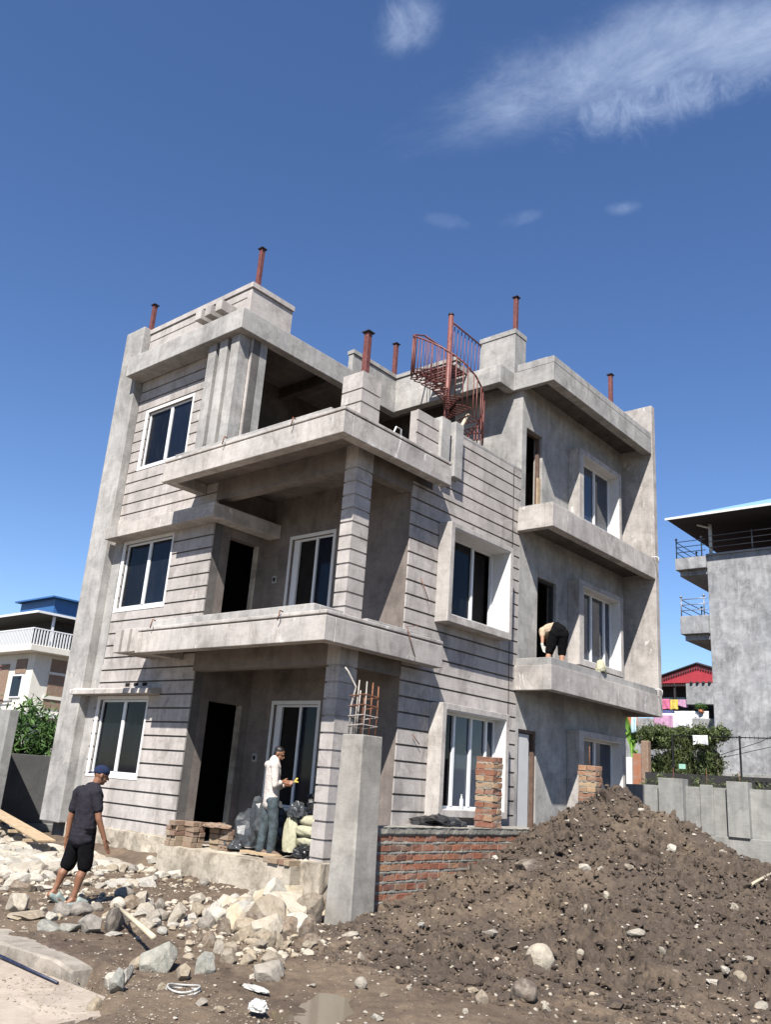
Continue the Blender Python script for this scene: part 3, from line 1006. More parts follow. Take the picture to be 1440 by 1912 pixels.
def box_window(y0, y1, z0, z1, op, depth=0.30, glass_x=-0.05, splits=(0.5,), white_in=True, tracks=1, open_half=False):
    """a window inside a projecting concrete box on a wall facing +x"""
    s = MB()
    a, b, c, d = op
    X0, X1 = 0.001, depth
    s.box(X0, X1, y0, a, z0, z1)
    s.box(X0, X1, b, y1, z0, z1)
    s.box(X0, X1, a, b, z0, c)
    s.box(X0, X1, a, b, d, z1)
    win = s.build('window', M['render_main'], house, 0.008)
    s = MB()
    xi = -0.22
    e = 0.012
    s.box(xi, X1-0.012, b-e, b-0.0005, c+0.0005, d-0.0005)
    s.box(xi, X1-0.012, a+0.0005, a+e, c+0.0005, d-0.0005)
    s.box(xi, X1-0.012, a+e, b-e, c+0.0005, c+e)
    s.box(xi, X1-0.012, a+e, b-e, d-e, d-0.0005)
    s.build('reveal', M['whitewash'], win)
    s = MB()
    t = 0.045
    g = glass_x
    a2, b2, c2, d2 = a+e, b-e, c+e, d-e
    s.box(g-0.03, g+0.04, a2, a2+t, c2, d2)
    s.box(g-0.03, g+0.04, b2-t, b2, c2, d2)
    s.box(g-0.03, g+0.04, a2+t, b2-t, c2, c2+t)
    s.box(g-0.03, g+0.04, a2+t, b2-t, d2-t, d2)
    edges = [a2+t]
    for f in splits:
        m = a2+(b2-a2)*f
        s.box(g-0.02, g+0.05, m-0.032, m+0.032, c2+t, d2-t)
        edges += [m-0.032, m+0.032]
    edges.append(b2-t)
    s.build('frame', M['white'], win, 0.004)
    for k in range(0, len(edges), 2):
        s = MB()
        if open_half and k >= 2:
            s.box(g-0.14, g-0.13, edges[k], edges[k+1], c2+t, d2-t)
            s.build('pane', M['void'], win)  # open half: dark sheet paints the unlit room, no glass
        else:
            s.box(g, g+0.006, edges[k], edges[k+1], c2+t, d2-t)
            s.build('pane', M['glass'] if (k == 0 and y0 < 5) else M['glass_mid'], win)
    return win
box_window(2.30, 4.47, 1.22, 3.13, RW0, splits=(0.30, 0.58, 0.84), glass_x=0.0)
box_window(2.30, 4.47, 4.58, 6.48, RW1, splits=(0.62,), glass_x=-0.17, open_half=True)
box_window(7.28, 9.52, 1.22, 3.10, WB0, splits=(0.52,), glass_x=0.0)
box_window(7.28, 9.52, 4.52, 6.48, WB1, splits=(0.44, 0.80), glass_x=0.0)
box_window(7.28, 9.52, 7.86, 9.74, WB2, splits=(0.56,), glass_x=-0.02)

# --- doors
def door_frame_x(op, x, mat, side_both=True, w_=0.06, depth=0.10):
    a, b, c, d = op
    s = MB()
    s.box(x-depth, x-0.006, b-w_, b-0.001, c, d-0.001)
    if side_both:
        s.box(x-depth, x-0.006, a+0.001, a+w_, c, d-0.001)
        s.box(x-depth, x-0.006, a+w_, b-w_, d-w_, d-0.001)
    return s.build('door', mat, house)
f0 = door_frame_x(D0, -3.90, M['render_rough'], False)
f1 = door_frame_x(D1, -3.90, M['render_rough'], False)
fr = door_frame_x(DR0, -0.02, M['wood_dark'])
mb = MB()
mb.box(-0.10, -0.06, 5.335, 5.78, 0.5, 2.86)
mb.build('door_leaf', M['door_white'], fr)
door_frame_x(DR1, -0.06, M['shade_and_trim'])
fr = door_frame_x(DR2, -0.06, M['wood_dark'])
mb = MB()
mb.box(-0.03, 0.0, 5.86, 5.99, 7.46, 8.55)
mb.build('plank', M['wood'], fr)
# near-black inner fill that paints the rooms dark
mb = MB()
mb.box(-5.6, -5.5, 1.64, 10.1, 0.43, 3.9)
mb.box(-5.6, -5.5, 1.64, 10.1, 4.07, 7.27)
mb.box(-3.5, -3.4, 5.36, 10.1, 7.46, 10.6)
mb.build('dark_room_fill', M['void'], house)
# patches of a switch recess by the porch doors
for z in (5.45, 1.92):
    mb = MB()
    mb.box(-3.60, -3.47, 1.43, 1.4495, z, z+0.15)
    q = mb.build('switch_box', M['render_grey'], house)
    mb = MB()
    mb.box(-3.57, -3.51, 1.425, 1.4299, z+0.035, z+0.11)
    mb.build('switch_hole_darkness', M['void'], q)
# porch floor
mb = MB()
rough_box(mb, -3.60, -0.30, -0.46, 1.60, -0.3, 0.43, 0.012, 9, 60, 10)
mb.build('porch_slab', M['render_rough'], house)
mb = MB()
mb.tube([(0.03, 1.80, 5.29), (0.05, 2.05, 4.90)], 0.008, 5)
mb.tube([(0.03, 1.82, 2.53), (0.05, 2.0, 2.38)], 0.008, 5)
mb.build('bar_hook', M['rebar'], house)
mb = MB()
mb.tube([(0.46, 1.30, 4.30), (0.47, 0.95, 4.22), (0.47, 1.22, 3.75)], 0.009, 5)
mb.build('bar_hook', M['rebar'], house)
# cable down the wall, drain spouts, hooks of bent bar
mb = MB()
mb.tube([(0.012, 4.85, 8.45), (0.014, 4.86, 6.6), (0.012, 4.84, 4.6), (0.014, 4.86, 2.9)], 0.006, 5)
mb.build('cable', M['charcoal'], house)
for z in (7.60, 4.30):
    mb = MB()
    mb.tube([(0.80, 10.05, z), (0.95, 10.08, z+0.015), (1.0, 10.1, z-0.02), (1.0, 10.1, z-0.14)], 0.012, 6)
    mb.build('drain_spout', M['whitewash'], house)
for (x, z) in ((-0.55, 4.12), (-4.0, 4.20), (-0.75, 7.50), (-2.6, 7.55)):
    mb = MB()
    mb.tube([(x, -0.93, z+0.06), (x, -1.0, z+0.07), (x+0.03, -1.03, z), (x-0.02, -1.01, z-0.09)], 0.011, 5)
    mb.build('bar_hook', M['rebar'], house)
# ------------------------------------------------------------------ steel on the roof
def roof_post(x, y, z, h, label, s=0.048):
    t = thing('steel_post', label, 'steel post', (x, y, z), 0, 'red steel posts standing on the roof')
    b = LB()
    b.box(-s, s, -s, s, -0.02, h)
    b.build('shaft', M['rust'], t, 0.008)
    b = LB()
    b.box(-s*1.6, s*1.6, -s*1.6, s*1.6, h+0.0005, h+0.022)
    b.box(-s*0.8, s*0.8, -s*0.8, s*0.8, h+0.0225, h+0.05)
    b.build('cap_plate', M['rust_dark'], t)
    return t
roof_post(-7.62, 0.10, 11.86, 0.78, 'short red steel post on the top of the far left corner pilaster')
roof_post(-3.78, 0.22, 11.83, 1.0, 'red steel post on the highest corner of the striped front parapet')
roof_post(-0.20, 0.12, 8.64, 0.92, 'thick scuffed red steel post standing on the banded corner pier of the balcony', 0.054)
roof_post(-3.40, 4.52, 11.42, 0.92, 'thin red steel post on the parapet corner just left of the spiral stair')
roof_post(-0.38, 5.36, 12.08, 1.0, 'tall red steel post on the square pale pier right of the spiral stair')
roof_post(0.40, 8.76, 10.88, 1.38, 'red steel post rising behind the roof edge of the right bay')

# ------------------------------------------------------------------ spiral stair
st = thing('spiral_staircase', 'rusty red steel spiral staircase with railings climbing from the terrace to the roof', 'staircase', (-1.12, 3.78, 7.45))
b = LB()
b.tube([(0, 0, 0), (0, 0, 4.60)], 0.060, 14)
b.build('pole', M['rust'], st)
b = LB()
b.tube([(0, 0, 4.601), (0, 0, 4.65)], 0.066, 14)
b.build('pole_cap', M['rust_dark'], st)
RS = 0.84
N = 18
def tread_at(k):
    th = math.radians(168-k*(348.0/N))
    return th, 0.20+k*(3.25-0.20)/(N-1)
for k in range(N):
    th, z = tread_at(k)
    d = math.radians(348.0/N)*0.62
    b = LB()
    pts = [(0.06*math.cos(th+d), 0.06*math.sin(th+d)), (RS*math.cos(th+d), RS*math.sin(th+d)), (RS*math.cos(th), RS*math.sin(th)),
           (RS*math.cos(th-d), RS*math.sin(th-d)), (0.06*math.cos(th-d), 0.06*math.sin(th-d))]
    r_ = 0.014
    P3 = [(x, y, z) for x, y in pts]
    for i in range(5):
        b.tube([P3[i], P3[(i+1) % 5]], r_, 4, smooth=False)
    for j in range(1, 7):         # bars of the open tread
        f = j/7
        p = Vector(P3[0]).lerp(Vector(P3[1]), f)
        q = Vector(P3[4]).lerp(Vector(P3[3]), f)
        b.tube([p, q], 0.013, 4, smooth=False)
    b.build('tread', M['rust'], st)
rail_mb = LB()
rail = []
for k in range(N):
    th, z = tread_at(k)
    rail.append((RS*math.cos(th), RS*math.sin(th), z+0.98))
    for e in (-0.25, 0.25):
        t2 = th-math.radians(348.0/N)*e*0.8
        p = LB()
        p.tube([(RS*math.cos(t2), RS*math.sin(t2), z-0.01), (RS*math.cos(t2), RS*math.sin(t2), z+0.97+e*0.14)], 0.0125, 5)
        p.build('baluster', M['rust'], st)
rail = rail+[(-0.86, 0.15, 4.42)]
rail_mb.tube(rail, 0.021, 6)
rail_mb.build('handrail', M['rust'], st)
b = LB()
b.tube([(-0.86, 0.15, 4.42), (-0.86, 1.5, 4.42)], 0.021, 6)
b.build('handrail', M['rust'], st)
b = LB()
b.tube([(0.03, 0.05, 4.44), (-0.06, 1.36, 4.46)], 0.021, 6)
b.build('handrail', M['rust'], st)
for x0, n0 in ((-0.86, 9), (-0.01, 8)):
    for j in range(n0):
        y = 0.18+j*0.15
        b = LB()
        xx = x0-(0.04*y if x0 > -0.5 else 0)
        b.tube([(xx, y, 3.42), (xx, y, 4.46)], 0.0105, 5)
        b.build('baluster', M['rust'], st)
b = LB()
for (p, q) in (((-0.88, 0.12, 3.40), (-0.88, 1.0, 3.40)), ((0, 0.12, 3.40), (0, 1.0, 3.40)), ((-0.88, 0.12, 3.40), (0, 0.12, 3.40))):
    b.tube([p, q], 0.03, 4, smooth=False)
for j in range(7):
    b.box(-0.86, -0.02, 0.16+j*0.11, 0.23+j*0.11, 3.385, 3.405)
b.build('landing', M['rust'], st)
mb = MB()
mb.tube([(-0.62, 3.10, 8.2), (-0.42, 3.65, 9.35)], 0.038, 8)
tag(mb.build('pipe', M['bamboo']), 'pale brown pipe leaning inside the spiral staircase', 'pipe')
mb = MB()
mb.tube([(-0.42, 1.02, 7.5), (-0.30, 1.2, 8.12), (-0.30, 1.34, 8.12), (-0.30, 1.34, 7.5)], 0.018, 6)
tag(mb.build('window_frame', M['white']), 'spare white window frame leaning on the terrace behind the parapet', 'frame')

# ------------------------------------------------------------------ gate post, yard wall, brick piers
gp = thing('concrete_gate_post', 'square grey cast concrete post topped by a cage of rusty reinforcing bars', 'post', (1.84, -1.48, 0))
b = LB()
seg = 14
vs = []
rs = np.random.RandomState(5)
b.prism([(-0.17, -0.20), (0.16, -0.20), (0.18, -0.18), (0.18, 0.20), (-0.17, 0.20)], -0.35, 2.27)
for i, v in enumerate(b.v):
    if v[2] < 0:
        b.v[i] = (v[0]*1.25, v[1]*1.12, v[2])
b.build('shaft', M['raw'], gp, 0.012)
bars = [(-0.12, -0.14), (-0.02, -0.15), (0.09, -0.14), (0.10, 0.0), (0.10, 0.13), (-0.02, 0.14), (-0.12, 0.13), (-0.12, 0.0)]
for k, (x, y) in enumerate(bars):
    b = LB()
    h = 2.27+0.62+0.10*math.sin(k*2.3)
    if k == 0:
        pts = [(x, y, 2.2), (x+0.01, y, 2.65), (x+0.05, y+0.02, 2.88), (x-0.06, y-0.04, 3.08), (x-0.10, y-0.06, 3.13)]
        b.tube(pts, 0.013, 6)
    else:
        b.tube([(x, y, 2.2), (x+0.01, y+0.005, 2.6), (x+0.015*math.sin(k), y+0.02, h)], 0.0095, 6)
    b.build('reinforcing_bar', M['rebar_pale'] if k in (0, 1, 7, 6) else M['rebar'], gp)
for z in (2.38, 2.50, 2.63, 2.76):
    b = LB()
    e = 0.004*math.sin(z*30)
    q = [(-0.135, -0.155, z), (0.115, -0.155, z+0.02), (0.115, 0.145, z+0.01), (-0.135, 0.145, z-0.015), (-0.135, -0.155, z)]
    b.tube(q, 0.0075, 5, smooth=False)
    b.build('tie_ring', M['rebar'] if z > 2.6 else M['rebar_pale'], gp)

def brick(mb, cx, cy, cz, L, W, H, rz=0.0, tone=None, jit=0.004, rr=rnd):
    """one slightly worn brick"""
    t = rr.random() if tone is None else tone
    v = []
    for sx, sy, sz in ((-1, -1, -1), (1, -1, -1), (1, 1, -1), (-1, 1, -1), (-1, -1, 1), (1, -1, 1), (1, 1, 1), (-1, 1, 1)):
        x = sx*L/2+rr.uniform(-jit, jit)
        y = sy*W/2+rr.uniform(-jit, jit)
        z = sz*H/2+rr.uniform(-jit, jit)
        v.append((cx+x*math.cos(rz)-y*math.sin(rz), cy+x*math.sin(rz)+y*math.cos(rz), cz+z))
    mb.add(v, [(0, 3, 2, 1), (4, 5, 6, 7), (0, 1, 5, 4), (1, 2, 6, 5), (2, 3, 7, 6), (3, 0, 4, 7)], tone=t)

bw = thing('brick_yard_wall', 'low red brick yard wall with thick smeared mortar, half buried by the earth heap', 'brick wall', (1.78, 1.5, 0))
mb = MB()
rb = random.Random(11)
z = -0.33
k = 0
while z < 1.02:
    y = -1.30+(0.12 if k % 2 else 0)+rb.uniform(-0.02, 0.02)
    while y < 5.1:
        L = rb.uniform(0.20, 0.235) if rb.random() > 0.12 else rb.uniform(0.10, 0.13)
        brick(mb, 1.855+rb.uniform(-0.006, 0.006), y+L/2, z+0.05, L, 0.11, 0.078, PI/2*0+rb.uniform(-0.02, 0.02), rr=rb) if False else None
        t = rb.random()
        v0 = len(mb.v)
        brick(mb, 0, 0, 0, L, 0.11, 0.078, PI/2+rb.uniform(-0.02, 0.02), t, 0.006, rb)
        for i in range(v0, len(mb.v)):
            q = mb.v[i]
            mb.v[i] = (q[0]+1.852+0.0, q[1]+y+L/2, q[2]+z+0.05)
        y += L+rb.uniform(0.008, 0.022)
    z += 0.118
    k += 1
mb.build('brickwork', M['brick'], bw, 0.006)
mb = MB()
# mortar sheet: lumpy core standing almost flush with the bricks
ny, nz = 420, 90
ys = np.linspace(-1.32, 5.12, ny)
zs = np.linspace(-0.4, 1.16, nz)
YY, ZZ = np.meshgrid(ys, zs, indexing='ij')
row = ((ZZ+0.33) % 0.118)/0.118
joint = np.exp(-((row-0.924)/0.12)**2)+np.exp(-((row+0.076)/0.12)**2)
bul = fbm(YY*1.0, ZZ*1.0, 9, 3, 5)*0.022+fbm(YY, ZZ, 45, 8, 3)*0.012
XX = 1.880+joint*0.014*(0.2+1.5*fbm(YY, ZZ, 5, 4, 3))+bul
XX = np.where(ZZ > 1.065, 1.905+bul, XX)
vs = np.stack([XX, YY, ZZ], -1).reshape(-1, 3)
fs = [(i*nz+j, (i+1)*nz+j, (i+1)*nz+j+1, i*nz+j+1) for i in range(ny-1) for j in range(nz-1)]
mb.add(vs.tolist(), fs, True)
mb.build('mortar', M['mortar'], bw)
mb = MB()
mb.box(1.66, 1.865, -1.31, 5.11, -0.4, 1.14)
xs_ = np.linspace(1.66, 1.93, 9)
YY, X2 = np.meshgrid(ys, xs_, indexing='ij')
Z2 = 1.150+fbm(YY, X2, 8, 6, 4)*0.022
mb.add(np.stack([X2, YY, Z2], -1).reshape(-1, 3).tolist(), [(i*9+j, i*9+j+1, (i+1)*9+j+1, (i+1)*9+j) for i in range(ny-1) for j in range(8)][::1], True)
mb.build('core', M['mortar'], bw)

def brick_pier(x, y, z0, rows, sx, sy, label, seed):
    t = thing('brick_pier', label, 'brick pillar', (x, y, z0), 0)
    r2 = random.Random(seed)
    b = LB()
    m = LB()
    h = 0.083
    for k in range(rows):
        zz = k*(h+0.012)+h/2+0.004
        tw = r2.uniform(-0.025, 0.025)
        if k % 2:
            brick(b, -sx/4, 0, zz, sx/2-0.01, sy, h, tw, jit=0.010, rr=r2)
            brick(b, sx/4, 0, zz, sx/2-0.01, sy, h, tw, jit=0.010, rr=r2)
        else:
            brick(b, 0, -sy/4, zz, sx, sy/2-0.01, h, tw, jit=0.010, rr=r2)
            brick(b, -sx*0.17, sy/4, zz, sx*0.6, sy/2-0.01, h, tw, jit=0.010, rr=r2)
            brick(b, sx*0.31, sy/4, zz, sx*0.36, sy/2-0.01, h, tw, jit=0.010, rr=r2)
    b.build('brickwork', M['brick_pier'], t, 0.007)
    nx = 6
    for k in range(rows-1):
        zz = (k+1)*(h+0.012)-0.002
        ring = []
        for q in range(28):
            a = 2*PI*q/28
            ex = max(-1, min(1, 1.35*math.cos(a)))*sx*0.5*(0.93+r2.uniform(-0.04, 0.09))
            ey = max(-1, min(1, 1.35*math.sin(a)))*sy*0.5*(0.93+r2.uniform(-0.04, 0.10))
            ring.append((ex, ey))
        m.prism(ring, zz-r2.uniform(0.008, 0.014), zz+r2.uniform(0.008, 0.016))
    m.build('mortar', M['mortar'], t)
    return t
brick_pier(1.735, 1.66, 1.165, 11, 0.33, 0.27, 'taller orange brick pillar on the yard wall in front of the ground floor window', 21)
p2 = brick_pier(1.72, 5.02, 0.95, 14, 0.36, 0.27, 'orange brick pillar half hidden behind the top of the earth heap', 22)
mb = MB()
mb.tube([(1.72, 5.0, 2.2), (1.72, 5.0, 2.62)], 0.008, 5)
tag(mb.build('steel_rod', M['rebar']), 'thin steel rod sticking up from the brick pillar behind the earth heap', 'steel rod')

# loose bricks on the porch edge: two stacks and a short row
def brick_stack(nm, label, x, y, z, cols, rows, lay, seed, mat='brick_old', drop=0):
    t = thing(nm, label, 'brick stack', (x, y, z))
    r2 = random.Random(seed)
    for k in range(rows):
        for c in range(cols):
            if k == rows-1 and r2.random() < drop:
                continue
            b = LB()
            if lay == 'x':
                brick(b, (c-(cols-1)/2)*0.245+r2.uniform(-.012, .012), r2.uniform(-.02, .02)+0.0, 0.042+k*0.083, 0.235, 0.12, 0.078, r2.uniform(-.06, .06), rr=r2)
                b2 = (c-(cols-1)/2)*0.245
                brick(b, b2+r2.uniform(-.012, .012), 0.13+r2.uniform(-.02, .02), 0.042+k*0.083, 0.235, 0.12, 0.078, r2.uniform(-.06, .06), rr=r2)
            else:
                brick(b, (c-(cols-1)/2)*0.122, r2.uniform(-.03, .03), 0.042+k*0.083, 0.115, 0.24, 0.078, r2.uniform(-.08, .08), rr=r2)
            b.build('brick', M[mat], t, 0.005)
    return t
brick_stack('brick_stack', 'neat stack of dusty bricks against the wall corner left of the dark porch door', -3.32, -0.33, 0.43, 2, 5, 'y', 3)
brick_stack('brick_stack', 'stack of dusty bricks across the sill of the dark porch door', -3.05, -0.22, 0.43, 1, 5, 'x', 4)
brick_stack('brick_stack', 'low stack of grey dusty bricks under old sacking by the porch door', -2.62, 0.10, 0.43, 2, 4, 'x', 5)
brick_stack('brick_stack', 'row of loose bricks on the porch edge beside the banded column', -0.62, -0.36, 0.43, 5, 1, 'y', 6)
# ------------------------------------------------------------------ ground
def grid_mesh(name, x0, x1, y0, y1, step, zf, mat, kind=None, jitter=0.0):
    nx = int((x1-x0)/step)+1
    ny = int((y1-y0)/step)+1
    X, Y = np.meshgrid(np.linspace(x0, x1, nx), np.linspace(y0, y1, ny), indexing='ij')
    if jitter:
        X = X+(fbm(X, Y, 7.0, 91, 3)-0.5)*jitter
        Y = Y+(fbm(X, Y, 7.0, 92, 3)-0.5)*jitter
    Z = zf(X, Y)
    co = np.stack([X, Y, Z], -1).reshape(-1, 3)
    I, J = np.meshgrid(np.arange(nx-1), np.arange(ny-1), indexing='ij')
    a = (I*ny+J).ravel()
    f = np.stack([a, a+ny, a+ny+1, a+1], -1)
    me = bpy.data.meshes.new(name)
    me.vertices.add(len(co))
    me.vertices.foreach_set('co', co.ravel())
    me.loops.add(f.size)
    me.loops.foreach_set('vertex_index', f.ravel())
    me.polygons.add(len(f))
    me.polygons.foreach_set('loop_start', np.arange(len(f))*4)
    me.polygons.foreach_set('loop_total', np.full(len(f), 4))
    me.polygons.foreach_set('use_smooth', np.ones(len(f), bool))
    me.update(calc_edges=True)
    me.materials.append(mat)
    o = bpy.data.objects.new(name, me)
    C.objects.link(o)
    if kind:
        o['kind'] = kind
    return o

def sstep(x, a, b):
    t = np.clip((x-a)/(b-a), 0, 1)
    return t*t*(3-2*t)

def ground_z(X, Y):
    n = (fbm(X, Y, 0.8, 1, 3)-0.5)*0.09+(fbm(X, Y, 4.5, 2, 5, 0.55)-0.5)*0.09+(fbm(X, Y, 22, 3, 3)-0.5)*0.022
    z = n+0.0
    z = z+0.20*np.exp(-((Y+0.15)/0.45)**2)*(1-sstep(X, -3.9, -3.4))
    # the road side lies lower, left of the dirt apron
    wob = (fbm(X, Y, 2.2, 15, 4)-0.5)*0.7
    road = sstep(-Y+wob*0.3, 5.15, 5.35)*(1-sstep(X+wob+(Y+5.5)*0.9, 2.7, 3.2))
    z = z*(1-road)-0.25*road
    u = (X-4.22)*0.62-(Y+4.28)*0.78
    v = (X-4.22)*0.78+(Y+4.28)*0.62
    e = (u/0.52)**2+(v/0.19)**2
    z = z*(1-0.8*np.exp(-e))-0.10*np.exp(-e*1.0)
    # drop at the outer edge of the patch
    edge = np.minimum(np.minimum(X+9.8, 9.8-X), np.minimum(Y+9.3, 2.4-Y))
    z = z-0.16*(1-sstep(edge, 0, 0.6))
    return z
grid_mesh('ground', -9.8, 9.8, -9.3, 2.4, 0.042, ground_z, M['mud'], 'structure')
mb = MB()
mb.box(-900, 900, -900, 900, -1.0, -0.27)
g = mb.build('ground', M['mud'])
g['kind'] = 'structure'
mb = MB()
pr = [(-16, -14), (4.6, -14)]
yq = -7.2
while yq < -5.47:
    pr.append((3.25+0.45*(yq+5.5)*-0.25+0.5*(float(fbm(np.array([yq]), np.array([0.3]), 2.4, 33, 5)[0])-0.5), yq))
    yq += 0.03
pr += [(3.1, -5.46), (-16, -5.46)]
mb.prism(pr, -0.26, -0.10)
r_ = mb.build('road', M['road'])
r_['kind'] = 'structure'
# kerb: a rough cast edge strip
def kerb_pt(t, s):
    return t
rs = np.random.RandomState(3)
nx = 260
prof = [(-5.43, -0.22), (-5.43, -0.08), (-5.425, 0.03), (-5.405, 0.05), (-5.30, 0.05), (-5.16, 0.05), (-5.02, 0.04), (-5.0, 0.0), (-5.0, -0.15)]
vs = []
for i in range(nx):
    x = -10+12.45*i/(nx-1)
    end = max(0, (x-1.7)/0.55)
    for j, (y, z) in enumerate(prof):
        w1 = float(fbm(np.array([x*1.0]), np.array([j*0.7]), 3.0, 5, 4)[0])-0.5
        vs.append((x+w1*0.02, y+w1*0.03+(0.06*end*(1 if y < -5.2 else -1)), z-0.045+w1*0.04-(0.30 if end > 0.9 else end*end*0.07)))
m_ = len(prof)
mb = MB()
mb.add(vs, [(i*m_+j, (i+1)*m_+j, (i+1)*m_+j+1, i*m_+j+1) for i in range(nx-1) for j in range(m_-1)], False)
kb = mb.build('kerb', M['kerb'])
kb['kind'] = 'structure'
mb = MB()
mb.tube([(-6, -5.52, -0.07), (-1, -5.53, -0.075), (1.2, -5.53, -0.07), (2.3, -5.58, -0.085)], 0.013, 8)
tag(mb.build('pipe', plain('blue_black_pipe', (0.012, 0.018, 0.05), 0.5, 0, 0.9, 18, 0)), 'dark blue pipe lying in the gutter at the foot of the kerb', 'pipe')
# puddle
m, t, p = new_mat('muddy_water')
p.inputs['Base Color'].default_value = (0.115, 0.092, 0.062, 1)
p.inputs['Roughness'].default_value = 0.08
lk(t, bump(t, noise(t, pos(t), 9, 3), 0.05, 0.01), p.inputs['Normal'])
mb = MB()
mb.add([(4.22+0.95*math.cos(a)*0.62+0.45*math.sin(a)*0.78, -4.28-0.95*math.cos(a)*0.78+0.45*math.sin(a)*0.62, -0.048) for a in [2*PI*k/32 for k in range(32)]], [tuple(range(32))])
tag(mb.build('puddle', m), kind='structure')

# ------------------------------------------------------------------ earth heap
def heap_base(X, Y):
    dx, dy = X-3.15, Y-3.1
    along = (dx*0.66+dy*0.75)/(np.hypot(dx, dy)+1e-6)
    r = np.hypot(dx, dy)*(1-0.17*sstep(along, 0.1, 1.0))
    return 1.92*np.clip(1-r/5.3, 0, 1)**1.85+0.30*np.clip(1-r/6.9, 0, 1)**0.9*sstep(r, 1.5, 4.5)
def heap_z(X, Y):
    h = heap_base(X, Y)
    k = sstep(h, 0.0, 0.12)
    n = (fbm(X, Y, 1.3, 21, 3)-0.5)*0.22*sstep(h, 0.02, 0.5)
    n += (fbm(X, Y, 4.2, 22, 3, 0.55)-0.5)*0.20*k
    return h+n-0.05+0.05*k
def heap_lumps(X, Y):
    """lumps stand out at right angles to the slope; steep ground is measured along the slope"""
    k = 0.35+0.65*sstep(heap_base(X, Y), 0.0, 0.12)
    rough = 0.40+0.75*sstep(fbm(X, Y, 1.1, 27, 3), 0.40, 0.60)
    a = (fbm(X, Y, 6.2, 23, 3, 0.60, 2)-0.42)*0.28
    a += (fbm(X+0.4*Y, Y-0.4*X, 16, 24, 2, 0.6, 2)-0.42)*0.085
    a += (fbm(X-0.2*Y, Y+0.2*X, 34, 25, 1, 0.7)-0.5)*0.026
    return a*k*rough
grid_mesh('heap', 1.90, 9.7, -3.9, 9.6, 0.023, heap_z, M['heap'], None, 0.10)
me_ = S.objects['heap'].data
nv = len(me_.vertices)
co_ = np.empty(nv*3)
me_.vertices.foreach_get('co', co_)
co_ = co_.reshape(-1, 3)
e_ = 0.05
gx = (heap_z(co_[:, 0]+e_, co_[:, 1])-heap_z(co_[:, 0]-e_, co_[:, 1]))/(2*e_)
gy = (heap_z(co_[:, 0], co_[:, 1]+e_)-heap_z(co_[:, 0], co_[:, 1]-e_))/(2*e_)
nn = np.stack([-gx, -gy, np.ones(nv)], -1)
nn /= np.linalg.norm(nn, axis=1)[:, None]
sl = co_[:, 2]*0.8
co_ += nn*heap_lumps(co_[:, 0]+sl*0.5, co_[:, 1]+sl)[:, None]
co_[:, 0] = np.maximum(co_[:, 0], 1.885)
me_.vertices.foreach_set('co', co_.ravel())
me_.update()
hp = S.objects['heap']
hp.name = 'earth_heap'
hp.data.name = 'earth_heap'
tag(hp, 'big brown heap of dug earth and stones before the brick yard wall', 'earth heap')

def terrain(x, y):
    X = np.array([x]); Y = np.array([y])
    z = float(ground_z(X, Y)[0])
    if 1.92 < x < 9.5 and -3.7 < y < 9.4:
        z = max(z, float(heap_z(X, Y)[0]))
    return z

# ------------------------------------------------------------------ stones
def icosphere(sub):
    import bmesh
    bm = bmesh.new()
    bmesh.ops.create_icosphere(bm, subdivisions=sub, radius=1.0)
    v = np.array([q.co[:] for q in bm.verts])
    f = [tuple(q.index for q in fc.verts) for fc in bm.faces]
    bm.free()
    return v, f
ICO, ICF = icosphere(4)
ICOL, ICFL = icosphere(2)
ICO1, ICF1 = icosphere(1)

def rock_shape(seed, angular, base=None):
    v = (ICO if base is None else base).copy()
    rs = np.random.RandomState(seed)
    for k in range(int(9*angular)+3):
        n = rs.randn(3)
        n /= np.linalg.norm(n)
        d = rs.uniform(0.42, 0.80) if angular > 0.5 else rs.uniform(0.72, 0.92)
        s = v@n
        over = np.clip(s-d, 0, None)
        v -= np.outer(over, n)*0.94
    p = v*1.0
    n1 = fbm(p[:, 0]+p[:, 2]*0.7, p[:, 1]-p[:, 2]*0.9, 1.6, seed+3, 5, 0.55)-0.5
    v *= (1+n1*(0.16 if angular > 0.5 else 0.24))[:, None]
    v /= np.abs(v).max(axis=0)
    return v
rock_meshes = {}
def rock_mesh(kind, ang, i):
    key = (kind, ang, i)
    if key not in rock_meshes:
        sh = rock_shape(100+i*7+(50 if ang else 0), 1.0 if ang else 0.25)
        me = bpy.data.meshes.new('stone')
        me.from_pydata(sh.tolist(), [], ICF)
        me.polygons.foreach_set('use_smooth', [not ang]*len(ICF))
        me.update()
        me.materials.append(ROCK[kind][0])
        rock_meshes[key] = me
    return rock_meshes[key]
rr = random.Random(77)
ROUND = {'g', 'm', 'd'}
